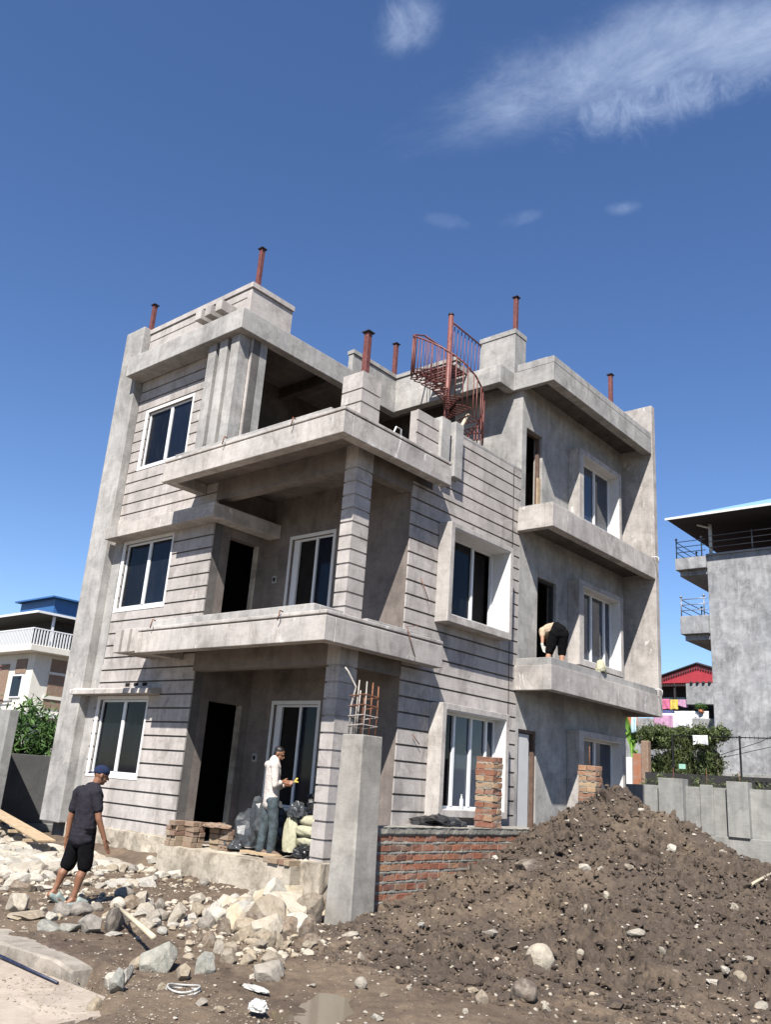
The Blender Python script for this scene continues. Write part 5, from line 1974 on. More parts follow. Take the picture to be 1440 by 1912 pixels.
# ------------------------------------------------------------------ people
def V3(p):
    return Vector(p)
class Body:
    """overlapping tapered limbs that a voxel remesh melts into one continuous surface"""
    def __init__(s):
        s.mb = MB()
    def limb(s, pts, rs_, flat=1.0, seg=14):
        pts = [Vector(p) for p in pts]
        for i in range(len(pts)-1):
            n = 5
            P = [pts[i].lerp(pts[i+1], k/n) for k in range(n+1)]
            R = [rs_[i]+(rs_[i+1]-rs_[i])*k/n for k in range(n+1)]
            s.mb.tube(P, R, seg)
        for p, r in zip(pts, rs_):
            s.mb.sphere(p, r, 12, 9)
        return s
    def ell(s, c, r, mat=None, seg=16, rings=12):
        k = len(s.mb.v)
        s.mb.sphere((0, 0, 0), r, seg, rings)
        m = Matrix.Translation(Vector(c)) @ (mat.to_4x4() if mat is not None else Matrix.Identity(4))
        for i in range(k, len(s.mb.v)):
            s.mb.v[i] = tuple(m @ Vector(s.mb.v[i]))
        return s
    def build(s, name, mat, parent, vox=0.008, smooth=4, label=None, wrinkle=0.0):
        o = s.mb.build(name, mat, parent, 0, label)
        r = o.modifiers.new('remesh', 'REMESH')
        r.mode = 'VOXEL'
        r.voxel_size = vox
        r.use_smooth_shade = True
        q = o.modifiers.new('smooth', 'SMOOTH')
        q.factor = 0.5
        q.iterations = smooth
        if wrinkle:
            tx = bpy.data.textures.new('folds', 'CLOUDS')
            tx.noise_scale = 0.09
            tx.noise_depth = 3
            d = o.modifiers.new('folds', 'DISPLACE')
            d.texture = tx
            d.texture_coords = 'LOCAL'
            d.strength = wrinkle
            d.mid_level = 0.5
        return o

def frame(fwd, up):
    f = Vector(fwd).normalized()
    r = f.cross(Vector(up)).normalized()
    u = r.cross(f).normalized()
    return Matrix((r, f, u)).transposed()      # columns: right, forward, up

def head(b, c, F):
    """skull, jaw, nose, brow, ears about centre c with axes F"""
    P = lambda x, y, z: Vector(c)+F @ Vector((x, y, z))
    b.ell(P(0, -0.008, 0.022), (0.074, 0.092, 0.088), F)
    b.ell(P(0, 0.024, -0.045), (0.056, 0.062, 0.066), F)
    b.ell(P(0, 0.050, -0.085), (0.030, 0.030, 0.026), F)
    b.limb([P(0, 0.082, 0.008), P(0, 0.104, -0.026)], [0.008, 0.013])
    b.ell(P(0, 0.090, -0.056), (0.022, 0.010, 0.009), F)
    b.ell(P(0.028, 0.078, 0.018), (0.020, 0.012, 0.008), F)
    b.ell(P(-0.028, 0.078, 0.018), (0.020, 0.012, 0.008), F)
    for sx in (-1, 1):
        b.ell(P(sx*0.076, -0.006, -0.012), (0.010, 0.019, 0.032), F)

def eyes(name, c, F, parent):
    mb = MB()
    for sx in (-1, 1):
        k = len(mb.v)
        mb.sphere((0, 0, 0), (0.012, 0.006, 0.006), 8, 6)
        m = Matrix.Translation(Vector(c)+F @ Vector((sx*0.030, 0.083, 0.002))) @ F.to_4x4()
        for i in range(k, len(mb.v)):
            mb.v[i] = tuple(m @ Vector(mb.v[i]))
    mb.build(name, M['hair'], parent)

def hand(b, wr, ha, tip, side, curl=0.35, s=1.0):
    """palm, thumb and four bent fingers running from the wrist past ha towards tip"""
    wr, ha, tip = Vector(wr), Vector(ha), Vector(tip)
    d = (ha-wr).normalized()
    d2 = (tip-ha).normalized()
    sd = Vector(side).normalized()
    sd = (sd-d*sd.dot(d)).normalized()
    n = d.cross(sd).normalized()
    k0 = wr+d*0.095*s
    for a in (-0.024, -0.008, 0.008, 0.024):
        b.limb([wr+sd*a*0.7, k0+sd*a*1.15], [0.017, 0.0135])
    for i, (a, L) in enumerate(((-0.030, 0.062), (-0.010, 0.078), (0.010, 0.084), (0.030, 0.074))):
        p0 = k0+sd*a
        e1 = (d*(1-curl*0.5)+d2*curl*0.5+n*0.05).normalized()
        e2 = (d*(1-curl)+d2*curl+n*curl*0.5).normalized()
        e3 = (e2+n*curl*0.7).normalized()
        p1 = p0+e1*L*0.45
        p2_ = p1+e2*L*0.32
        b.limb([p0, p1, p2_, p2_+e3*L*0.25], [0.0105, 0.0095, 0.0088, 0.0078], seg=8)
    t0 = wr+sd*0.022+d*0.02
    b.limb([t0, t0+(sd*0.8+d*0.7).normalized()*0.042, t0+(sd*0.8+d*0.7).normalized()*0.042+(d*0.9+sd*0.25+n*0.2).normalized()*0.034], [0.014, 0.012, 0.009], seg=8)

def mid(a, b_, f=0.5):
    return Vector(a).lerp(Vector(b_), f)

def torso(k):
    r = []
    for (f0, a0, b0), (f1, a1, b1) in zip(k[:-1], k[1:]):
        for i in range(4):
            t = i/4
            r.append((f0+(f1-f0)*t, a0+(a1-a0)*t, b0+(b1-b0)*t))
    r.append(k[-1])
    return r

def foot(b, an, toe, r=0.036):
    an, toe = Vector(an), Vector(toe)
    d = (toe-an)
    dh = Vector((d.x, d.y, 0)).normalized()
    heel = an-dh*0.045+Vector((0, 0, -0.045))
    b.limb([an, heel, toe], [r, 0.036, 0.028])
    b.limb([an, toe], [r, 0.026])
    sd = Vector((-dh.y, dh.x, 0))
    b.limb([mid(heel, toe, 0.6)-sd*0.018, toe-sd*0.022], [0.03, 0.022])
    b.limb([mid(heel, toe, 0.6)+sd*0.018, toe+sd*0.022], [0.03, 0.022])

# ---- the walking man in black
J = {"headtop": [-0.639, -3.7, 1.653], "head": [-0.628, -3.681, 1.546], "chin": [-0.629, -3.645, 1.395], "nose": [-0.583, -3.608, 1.486], "neck": [-0.653, -3.722, 1.405], "chest": [-0.679, -3.765, 1.251], "waist": [-0.668, -3.747, 0.825], "hip": [-0.664, -3.741, 0.698], "shR": [-0.5, -3.76, 1.332], "elR": [-0.433, -3.708, 1.031], "wrR": [-0.402, -3.598, 0.79], "haR": [-0.395, -3.549, 0.693], "tipR": [-0.403, -3.543, 0.63], "shL": [-0.879, -3.768, 1.329], "elL": [-0.933, -3.798, 0.991], "wrL": [-0.934, -3.799, 0.791], "haL": [-0.927, -3.789, 0.692], "hpR": [-0.567, -3.736, 0.697], "knR": [-0.597, -3.746, 0.377], "anR": [-0.623, -3.769, 0.054], "toeR": [-0.641, -3.742, -0.025], "hpL": [-0.765, -3.753, 0.678], "knL": [-0.816, -3.836, 0.383], "anL": [-0.836, -3.909, 0.107], "toeL": [-0.854, -3.938, 0.003]}
J = {k: Vector(v) for k, v in J.items()}
F1 = frame((0.40, 0.92, -0.28), (0.05, 0.22, 1))
hc = J['head']+Vector((0.02, 0.02, 0.0))
pm = thing('person', 'man in black T-shirt, knee shorts and backward navy cap walking over the stones', 'person', (J['anR'].x, J['anR'].y, 0))
pel = (J['hip']+J['waist'])/2+Vector((0, 0, 0.10))
shR, shL = J['shR'], J['shL']
L1 = (shR-shL).normalized()
hpR = pel+L1*0.085+Vector((0, 0, -0.02))
hpL = pel-L1*0.085+Vector((0, 0, -0.02))
fz = 0.07
anR = Vector((J['anR'].x, J['anR'].y, 0.10))
anL = Vector((J['anL'].x, J['anL'].y, 0.17))
knR = Vector((J['knR'].x, J['knR'].y, 0.46))+Vector((0.01, 0.05, 0))
knL = Vector((J['knL'].x, J['knL'].y, 0.45))+Vector((0.01, 0.03, 0))
toR = anR+Vector((0.03, 0.155, -0.055))
toL = anL+Vector((0.02, 0.12, -0.12))
b = Body()
b.limb([pel, mid(pel, J['neck'], 0.55), J['neck']-Vector((0, 0, 0.08))], [0.090, 0.085, 0.08])
b.limb([shL, shR], [0.055, 0.055])
b.limb([J['neck']-Vector((0, 0, 0.06)), hc-F1 @ Vector((0, 0.015, 0.05))], [0.058, 0.052])
head(b, hc, F1)
b.limb([shR, J['elR'], J['wrR']], [0.052, 0.040, 0.027])
hand(b, J['wrR'], J['haR'], J['tipR'], (-0.3, 0.7, 0), 0.4)
b.limb([shL, J['elL'], J['wrL']], [0.052, 0.040, 0.027])
hand(b, J['wrL'], J['haL'], J['haL']+Vector((0.02, 0.03, -0.1)), (0.2, 0.8, 0), 0.4)
b.limb([hpR, knR], [0.088, 0.056])
b.limb([hpL, knL], [0.088, 0.056])
for kn, an in ((knR, anR), (knL, anL)):
    b.limb([kn, mid(kn, an, 0.28)+Vector((0.0, -0.016, 0)), mid(kn, an, 0.7), an], [0.052, 0.058, 0.037, 0.033])
foot(b, anR, toR)
foot(b, anL, toL)
body = b.build('body', M['skin'], pm, 0.0065, 3)
eyes('eyes', hc, F1, pm)
b = Body()
up_ = (J['neck']-pel).normalized()
fw = up_.cross(L1).normalized()
fw = -fw if fw.y < 0 else fw
for f, wd, dp in torso(((-0.14, 0.196, 0.140), (0.2, 0.186, 0.130), (0.42, 0.188, 0.130), (0.62, 0.200, 0.134), (0.80, 0.208, 0.130), (0.92, 0.16, 0.09))):
    c = pel.lerp(J['neck'], f)-Vector((0, 0, 0.01))
    R_ = Matrix((L1, fw, up_)).transposed()
    b.ell(c-fw*0.005, (wd, dp, 0.11), R_)
b.ell(pel-up_*0.03, (0.160, 0.112, 0.07), Matrix((L1, fw, up_)).transposed())
b.limb([shL-Vector((0, 0, 0.01)), shR-Vector((0, 0, 0.01))], [0.070, 0.070])
b.limb([J['neck']-Vector((0, 0, 0.05)), J['neck']+Vector((0.005, 0.01, 0.005))], [0.085, 0.062])
for sh, el in ((shR, J['elR']), (shL, J['elL'])):
    b.limb([sh, mid(sh, el, 0.62)], [0.073, 0.066])
b.build('t_shirt', M['charcoal'], pm, 0.009, 4, None, 0.022)
b = Body()
b.limb([hpL+Vector((0, 0, 0.05)), hpR+Vector((0, 0, 0.05))], [0.108, 0.108])
for hp_, kn in ((hpR, knR), (hpL, knL)):
    b.limb([hp_+Vector((0, 0, 0.03)), mid(hp_, kn, 0.5), mid(hp_, kn, 0.93)], [0.108, 0.098, 0.092])
b.build('shorts', M['black'], pm, 0.009, 4, None, 0.015)
b = Body()
b.ell(hc+F1 @ Vector((0, -0.010, 0.050)), (0.086, 0.102, 0.072), F1)
b.ell(hc+F1 @ Vector((0, -0.022, 0.030)), (0.084, 0.092, 0.055), F1)
b.build('cap', M['navy'], pm, 0.008, 2)
b = Body()
for a in (-0.04, -0.02, 0, 0.02, 0.04):
    b.limb([hc+F1 @ Vector((a, -0.085, 0.012)), hc+F1 @ Vector((a*0.8, -0.165+abs(a)*0.4, -0.022))], [0.010, 0.009])
b.build('cap_brim', M['navy'], pm, 0.006, 2)
for an, to in ((anR, toR), (anL, toL)):
    b = Body()
    dn = Vector((0, 0, -0.02))
    h_ = an-(to-an)*0.25+Vector((0, 0, -0.055))
    b.limb([h_+dn, to+dn+(to-an)*0.12], [0.044, 0.046])
    b.limb([mid(an, to, 0.45), to], [0.050, 0.044])
    b.build('slipper', M['slipper'], pm, 0.008, 3)

# ---- the man on the porch
J = {"headtop": [-1.491, 0.162, 2.142], "head": [-1.492, 0.162, 2.051], "nose": [-1.436, 0.224, 2.019], "neck": [-1.53, 0.12, 1.932], "chest": [-1.561, 0.085, 1.728], "waist": [-1.525, 0.125, 1.337], "hip": [-1.516, 0.135, 1.207], "shR": [-1.392, 0.019, 1.846], "elR": [-1.348, 0.023, 1.548], "wrR": [-1.34, 0.181, 1.603], "haR": [-1.302, 0.253, 1.599], "shL": [-1.716, 0.167, 1.86], "elL": [-1.573, 0.341, 1.531], "wrL": [-1.435, 0.345, 1.558], "haL": [-1.339, 0.361, 1.573], "hpR": [-1.418, 0.124, 1.214], "knR": [-1.41, 0.103, 0.866], "anR": [-1.394, 0.121, 0.56], "toeR": [-1.369, 0.059, 0.474], "hpL": [-1.62, 0.139, 1.2], "knL": [-1.631, 0.097, 0.847], "anL": [-1.619, 0.08, 0.548], "toeL": [-1.588, 0.026, 0.47]}
J = {k: Vector(v) for k, v in J.items()}
pm = thing('person', 'man in off-white shirt and dusty jeans standing on the porch, looking at his hands', 'person', (-1.5, 0.05, 0.45))
F2 = frame((0.86, 0.50, -0.42), (0.25, 0.2, 1))
hc = J['head']+Vector((0.01, 0.01, -0.005))
shR, shL = J['shR'], J['shL']
L1 = Vector(((shR-shL).x, (shR-shL).y, 0)).normalized()
pel = J['hip']+Vector((-0.01, 0, 0.08))
hpR, hpL = pel+L1*0.085, pel-L1*0.085
anR = Vector((J['anR'].x, J['anR'].y, 0.535))
anL = Vector((J['anL'].x, J['anL'].y, 0.535))
toR = anR+Vector((0.155, 0.03, -0.055))
toL = anL+Vector((0.150, 0.08, -0.055))
knR, knL = J['knR']+Vector((0.03, 0.01, 0.03)), J['knL']+Vector((0.03, 0.02, 0.03))
b = Body()
b.limb([pel, mid(pel, J['neck'], 0.55), J['neck']-Vector((0, 0, 0.08))], [0.085, 0.08, 0.075])
b.limb([shL, shR], [0.05, 0.05])
b.limb([J['neck']-Vector((0, 0, 0.05)), hc-F2 @ Vector((0, 0.02, 0.05))], [0.054, 0.050])
head(b, hc, F2)
b.limb([shR, J['elR'], J['wrR']], [0.048, 0.038, 0.026])
b.limb([shL, J['elL'], J['wrL']], [0.048, 0.038, 0.026])
hand(b, J['wrR'], J['haR'], J['haR']+Vector((0.06, 0.06, 0.0)), (-0.3, 0.3, 0.9), 0.6)
hand(b, J['wrL'], J['haL'], J['haL']+Vector((0.07, -0.02, 0.0)), (0.2, -0.3, 0.9), 0.6)
for hp_, kn, an in ((hpR, knR, anR), (hpL, knL, anL)):
    b.limb([hp_, kn, an], [0.08, 0.052, 0.035])
foot(b, anR, toR)
foot(b, anL, toL)
b.build('body', M['skin'], pm, 0.0065, 3)
eyes('eyes', hc, F2, pm)
b = Body()
b.ell(hc+F2 @ Vector((0, -0.020, 0.048)), (0.080, 0.092, 0.070), F2)
b.ell(hc+F2 @ Vector((0, -0.050, 0.000)), (0.072, 0.050, 0.070), F2)
b.build('hair', M['hair'], pm, 0.007, 2, None, 0.008)
b = Body()
up_ = Vector((0, 0, 1))
fw = up_.cross(L1).normalized()
R_ = Matrix((L1, fw, up_)).transposed()
for f, wd, dp in torso(((-0.06, 0.178, 0.130), (0.18, 0.170, 0.122), (0.42, 0.175, 0.124), (0.64, 0.185, 0.126), (0.82, 0.182, 0.118), (0.95, 0.13, 0.085))):
    b.ell(pel.lerp(J['neck'], f), (wd, dp, 0.115), R_)
b.limb([shL, shR], [0.066, 0.066])
b.limb([J['neck']-Vector((0, 0, 0.04)), J['neck']+Vector((0.005, 0, 0.03))], [0.078, 0.060])
b.limb([shR, J['elR'], mid(J['elR'], J['wrR'], 0.65)], [0.070, 0.057, 0.045])
b.limb([shL, J['elL'], mid(J['elL'], J['wrL'], 0.65)], [0.070, 0.057, 0.045])
b.build('shirt', M['shirt'], pm, 0.009, 3, None, 0.018)
b = Body()
b.limb([hpL, hpR], [0.112, 0.112])
for hp_, kn, an in ((hpR, knR, anR), (hpL, knL, anL)):
    b.limb([hp_, mid(hp_, kn), kn, mid(kn, an), an+Vector((0, 0, 0.0))], [0.106, 0.092, 0.080, 0.074, 0.070])
b.build('jeans', M['jeans'], pm, 0.009, 3, None, 0.02)
for an, to in ((anR, toR), (anL, toL)):
    b = Body()
    h_ = an-(to-an)*0.22+Vector((0, 0, -0.05))
    b.limb([h_, to+Vector((0, 0, -0.008))], [0.042, 0.040])
    b.limb([an+Vector((0, 0, -0.02)), to], [0.050, 0.038])
    b.build('shoe', M['wood_dark'], pm, 0.008, 3)
b = Body()
c = mid(J['haR'], J['haL'])+Vector((0.07, 0.06, 0.03))
b.limb([c, c+Vector((0.03, 0.02, 0.05))], [0.016, 0.020])
b.limb([c, c+Vector((0.05, 0.03, 0.0))], [0.018, 0.012])
tag(b.build('snack', M['yellow'], None, 0.007, 2), 'small yellow snack held in the hands of the man on the porch', 'snack')

# ---- the man bending on the balcony
J = {"hip": [0.501, 6.027, 5.092], "waist": [0.37, 6.068, 5.204], "mid": [0.214, 6.094, 5.189], "chest": [0.084, 6.112, 5.122], "neck": [0.003, 6.158, 5.077], "head": [-0.033, 6.241, 5.005], "shR": [0.094, 6.003, 5.063], "elR": [0.127, 5.952, 4.87], "wrR": [0.149, 5.919, 4.729], "haR": [0.18, 5.914, 4.66], "shL": [0.041, 6.226, 5.116], "elL": [0.068, 6.241, 4.921], "wrL": [0.096, 6.234, 4.783], "haL": [0.115, 6.222, 4.713], "hpR": [0.412, 5.977, 5.06], "knR": [0.293, 5.967, 4.749], "anR": [0.268, 5.872, 4.293], "hpL": [0.558, 6.06, 5.066], "knL": [0.505, 6.122, 4.727], "anL": [0.529, 6.066, 4.304]}
J = {k: Vector(v) for k, v in J.items()}
pm = thing('person', 'man in tan shirt and black shorts bending far down on the first floor right balcony', 'person', (0.42, 6.0, 4.14))
hip, waist, mid_, chest, neck, hd = (J[k] for k in ('hip', 'waist', 'mid', 'chest', 'neck', 'head'))
hip = hip+Vector((0, 0, -0.06))
waist = waist+Vector((0, 0, -0.10))
mid_ = mid_+Vector((0, 0, -0.11))
chest = chest+Vector((0, 0, -0.08))
hpR, hpL = J['hpR']+Vector((0, 0, -0.10)), J['hpL']+Vector((0, 0, -0.10))
anR = Vector((J['anR'].x, J['anR'].y, 4.23))
anL = Vector((J['anL'].x, J['anL'].y, 4.23))
knR = Vector((J['knR'].x, J['knR'].y, 4.60))
knL = Vector((J['knL'].x, J['knL'].y, 4.60))
F3 = frame((-0.45, 0.25, -0.85), (-0.85, 0.45, 0.3))
b = Body()
b.limb([hip, waist, mid_, chest], [0.115, 0.11, 0.115, 0.10])
b.limb([J['shR'], J['shL']], [0.055, 0.055])
b.limb([chest, hd], [0.06, 0.055])
head(b, hd, F3)
b.limb([J['shR'], J['elR'], J['wrR']], [0.050, 0.038, 0.026])
b.limb([J['shL'], J['elL'], J['wrL']], [0.050, 0.038, 0.026])
b.limb([hpR, knR, mid(knR, anR, 0.3), anR], [0.09, 0.058, 0.058, 0.036])
b.limb([hpL, knL, mid(knL, anL, 0.3), anL], [0.09, 0.058, 0.058, 0.036])
foot(b, anR, anR+Vector((-0.15, 0.04, -0.055)))
foot(b, anL, anL+Vector((-0.15, 0.06, -0.055)))
b.build('body', M['skin_fair'], pm, 0.0075, 3)
b = Body()
b.ell(hd+F3 @ Vector((0, -0.02, 0.045)), (0.080, 0.092, 0.070), F3)
b.build('hair', M['hair'], pm, 0.008, 2)
for w_, h_, sd_ in ((J['wrR'], J['haR'], (0.4, 0.6, 0)), (J['wrL'], J['haL'], (0.4, 0.6, 0))):
    b = Body()
    hand(b, w_, h_, h_+Vector((0, 0, -0.1)), sd_, 0.3, 1.0)
    b.limb([w_+(w_-h_).normalized()*0.03, w_], [0.034, 0.034])
    b.build('glove', M['plastic_white'], pm, 0.006, 2)
b = Body()
b.limb([waist, mid_, chest], [0.140, 0.145, 0.128])
b.limb([J['shR'], J['shL']], [0.072, 0.072])
b.limb([J['shR'], mid(J['shR'], J['elR'], 0.55)], [0.070, 0.058])
b.limb([J['shL'], mid(J['shL'], J['elL'], 0.55)], [0.070, 0.058])
b.build('t_shirt', M['tan_shirt'], pm, 0.009, 4, None, 0.025)
b = Body()
b.limb([waist+Vector((0.02, 0, 0)), hip], [0.142, 0.150])
b.limb([hpR, hpL], [0.135, 0.135])
b.limb([hpR, mid(hpR, knR, 0.5), mid(hpR, knR, 1.0)], [0.130, 0.110, 0.094])
b.limb([hpL, mid(hpL, knL, 0.5), mid(hpL, knL, 1.05)], [0.130, 0.108, 0.090])
b.build('shorts', M['black'], pm, 0.009, 4, None, 0.02)
# ------------------------------------------------------------------ boundary walls
g2_ = MB()
g2_.box(-80, -9.6, -40, 60, -0.9, -0.03)
g2_.box(-9.6, 60, 2.2, 70, -0.9, -0.035)
q = g2_.build('ground', M['mud'])
q['kind'] = 'structure'
dw = thing('boundary_wall', 'dark grey boundary wall left of the house', 'wall', (-11.8, 4, 0))
mb = MB()
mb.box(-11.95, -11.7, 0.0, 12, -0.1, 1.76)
mb.build('wall', M['dark_wall'], dw, 0.01)
mb = MB()
mb.box(-11.7, -11.55, 0.0, 12, -0.1, 0.14)
mb.build('footing', M['yard_wall'], dw, 0.01)
mb = MB()
mb.box(-18, -10.25, -0.25, -0.02, -0.1, 2.72)
tag(mb.build('boundary_wall', M['yard_wall'], None, 0.01), 'taller pale concrete wall end at the left edge of the picture', 'wall')
yw = thing('boundary_wall', 'pale grey cement boundary wall with pillars behind the earth heap, right of the house', 'wall', (0, 16, 0))
mb = MB()
mb.prism([(-6.5, 16.0), (12, 16.0), (12, 16.14), (-6.5, 16.14)], 0.0, 2.22)
# the top climbs a little to the right
mb.v = [(x, y, z+(0.014*(x+2) if z > 1 else 0)) for x, y, z in mb.v]
mb.build('wall', M['yard_wall'], yw, 0.01)
mb = MB()
mb.box(-0.62, 12, 15.86, 15.999, -0.2, 0.94)
mb.build('footing', M['yard_wall'], yw, 0.01)
for x0, x1, h, d in ((-1.60, -0.86, 2.44, 0.24), (-0.42, -0.04, 2.31, 0.05), (0.40, 0.99, 2.44, 0.20), (2.3, 2.9, 2.5, 0.2), (4.6, 5.2, 2.5, 0.2)):
    mb = MB()
    mb.box(x0, x1, 16-d, 15.9995 if d < 0.1 else 16.2, 0.945 if x0 > -0.62 else 0.0, h)
    mb.build('pillar', M['yard_wall'], yw, 0.012)
for x in (-1.22, -0.22, 0.72, 2.6):
    mb = MB()
    mb.tube([(x, 16.0, 2.2), (x, 16.0, 2.75)], 0.008, 5)
    mb.build('reinforcing_bar', M['rebar'], yw)

# ------------------------------------------------------------------ foliage
def leaves(name, blobs, n, size, mat, parent, seed, droop=0.3, long=1.6, hang=0.0):
    rs = np.random.RandomState(seed)
    V = []
    T = []
    F = []
    vols = np.array([b[1][0]*b[1][1]*b[1][2] for b in blobs])**0.67
    vols /= vols.sum()
    k = 0
    for i in range(n):
        b = blobs[rs.choice(len(blobs), p=vols)]
        d = rs.randn(3)
        d /= np.linalg.norm(d)
        r = rs.uniform(0.5, 1.0)*(1+0.35*abs(rs.randn()) if rs.rand() < 0.25 else 1)
        p = np.array(b[0])+d*np.array(b[1])*r
        s = size*rs.uniform(0.6, 1.4)
        a = rs.randn(3)
        a[2] -= droop*1.5
        a /= np.linalg.norm(a)
        c = np.cross(a, rs.randn(3))
        c /= np.linalg.norm(c)
        e = np.cross(a, c)
        L, W = s*long, s*0.5
        V += [p-a*L*0.5, p+c*W*0.5+e*W*0.15, p+a*L*0.5, p-c*W*0.5+e*W*0.15]
        t = np.clip(rs.normal(0.45, 0.25), 0, 1)
        T += [t]*4
        F += [(k, k+1, k+2), (k, k+2, k+3)]
        k += 4
    me = bpy.data.meshes.new(name)
    me.from_pydata([tuple(v) for v in V], [], F)
    at = me.attributes.new('tone', 'FLOAT', 'POINT')
    at.data.foreach_set('value', np.array(T, dtype=np.float32))
    me.update()
    me.materials.append(mat)
    o = bpy.data.objects.new(name, me)
    C.objects.link(o)
    o.parent = parent
    if parent is not None:
        o.matrix_basis = parent.matrix_basis.inverted()
    return o
def stems(parent, pts, r, mat=None):
    mb = MB()
    for a, b in pts:
        m_ = mid(a, b)+Vector((0.05, 0.02, 0))
        mb.tube([a, m_, b], r, 6, r*0.4)
    return mb.build('stem', mat or M['bark'], parent)
bs = thing('bush', 'lush green bush rising above the dark boundary wall at the left', 'bush', (-14.2, 3.0, 0))
leaves('foliage', [((-13.6+0.2*i, 1.2+0.75*i, 2.0+0.28*math.sin(i*1.9)), (0.8, 0.75, 0.95)) for i in range(7)], 9000, 0.10, M['leaf_bright'], bs, 5, 0.2, 2.4)
stems(bs, [((-13.8+0.2*i, 1.4+0.7*i, 0), (-13.6+0.2*i, 1.6+0.7*i, 2.0)) for i in range(6)], 0.04)
bs = thing('bush', 'tangled olive creeper bush hanging over the iron fence right of the house', 'bush', (-4.3, 24.6, 0))
rs = np.random.RandomState(2)
bl = [((-6.1+0.25*i, 24.6+0.3*math.sin(i), 4.28+0.22*math.sin(i*2.1)), (0.40, 0.5, 0.30)) for i in range(14)]
bl += [((-5.9+rs.rand()*3.0, 24.9+rs.rand()*0.5, 2.6+rs.rand()*1.4), (0.5, 0.4, 0.55)) for i in range(13)]
leaves('foliage', bl, 20000, 0.095, M['leaf_olive'], bs, 6, 0.35, 1.8)
leaves('foliage', [((-5.0+0.24*i, 24.2, 3.4), (0.3, 0.2, 0.9)) for i in range(9)], 2200, 0.05, M['leaf_olive'], bs, 8, 1.2, 3.0)
stems(bs, [((-5.2+0.3*i, 24.8, 0), (-5.0+0.28*i, 24.7, 3.9)) for i in range(8)], 0.035)
bs = thing('bush', 'low dark hedge behind the pale boundary wall at the right edge', 'hedge', (2, 19, 0))
leaves('foliage', [((-3.4+0.5*i, 19.4, 1.9+0.16*math.sin(i*2.3)), (0.5, 0.6, 0.72)) for i in range(20)], 9000, 0.07, M['leaf_olive'], bs, 9, 0.3, 1.6)
mb = MB()
mb.box(-3.8, 6.5, 19.8, 20.0, 0, 2.72)
mb.build('shade_backing', M['shade_and_trim'], bs)  # added solid sheet, painting the dark void behind the leaves
bs = thing('banana_plant', 'young banana plant with bright leaves beside the right edge of the house', 'plant', (-6.2, 24, 0))
for k, (dx, dz, ln) in enumerate(((-0.25, 5.0, 0.9), (0.05, 4.6, 0.8), (0.1, 4.1, 0.6), (-0.1, 4.4, 0.7), (0.2, 3.7, 0.5))):
    P = [Vector((-6.25, 24.0, dz-ln)), Vector((-6.25+dx*0.6, 24.0, dz-ln*0.4)), Vector((-6.25+dx, 23.95, dz)), Vector((-6.25+dx*1.5, 23.9, dz-0.12))]
    mb = MB()
    V_ = []
    for i, p_ in enumerate(P):
        wd = (0.03, 0.13, 0.12, 0.01)[i]
        V_ += [p_+Vector((-wd, 0, 0.02)), p_+Vector((0, 0.03, -0.02)), p_+Vector((wd, 0, 0.02))]
    mb.add(V_, [f for i in range(3) for f in ((i*3, i*3+1, i*3+4, i*3+3), (i*3+1, i*3+2, i*3+5, i*3+4))], True, 0.2+0.15*k)
    mb.build('leaf', M['leaf_banana'], bs)
stems(bs, [((-6.25, 24.0, 0), (-6.25, 24.0, 4.2))], 0.06, M['leaf_banana'])
gpst = thing('garden_gate_pillar', 'old brick gate pillar with red gate leaf under the creeper right of the house', 'pillar', (-5.6, 24, 0))
mb = MB()
mb.box(-5.66, -5.36, 23.6, 23.9, 0, 4.05)
mb.build('pillar', M['brick_old'], gpst, 0.03)
mb = MB()
mb.box(-6.05, -5.68, 23.7, 23.75, 0, 3.55)
mb.build('gate_leaf', M['brick'], gpst)
mb = MB()
mb.box(-6.45, -6.10, 23.7, 23.9, 0, 3.4)
mb.build('side_pier', M['whitewash'], gpst)

# ------------------------------------------------------------------ iron fence
fn = thing('iron_fence', 'tall black iron fence with spiked top rail in front of the grey neighbour block', 'fence', (0, 22, 0))
mb = MB()
mb.tube([(-4.5, 24.0, 4.30), (9, 24.0, 4.22)], 0.022, 6)
mb.build('rail', M['black_steel'], fn)
mb = MB()
mb.tube([(-4.5, 24.0, 2.72), (9, 24.0, 2.66)], 0.022, 6)
mb.build('rail', M['black_steel'], fn)
for k in range(5):
    x = -4.5+2.6*k
    mb = MB()
    mb.box(x-0.03, x+0.03, 23.97, 24.03, 0.5, 4.35)
    mb.build('post', M['black_steel'], fn)
for k in range(72):
    x = -4.4+0.16*k
    mb = MB()
    mb.tube([(x, 24.0, 4.22), (x, 24.0, 4.42)], 0.011, 4, 0.002, False)
    mb.build('spike', M['black_steel'], fn)
for k, (a, b_) in enumerate((((-2.8, 23.9, 3.55), (0.6, 23.8, 4.95)), ((-2.8, 23.9, 3.45), (1.5, 23.8, 4.75)))):
    mb = MB()
    mb.tube([a, mid(a, b_)-Vector((0, 0, 0.12)), b_], 0.012, 5)
    tag(mb.build('cable', M['black_steel']), ('upper' if k == 0 else 'lower')+' of two slack black cables crossing in front of the grey neighbour block', 'cable')
mb = MB()
mb.box(-4.2, -3.94, 23.80, 23.82, 3.04, 3.22)
tag(mb.build('plaque', M['mint']), 'small blank mint plaque hung low on the iron fence', 'plaque')

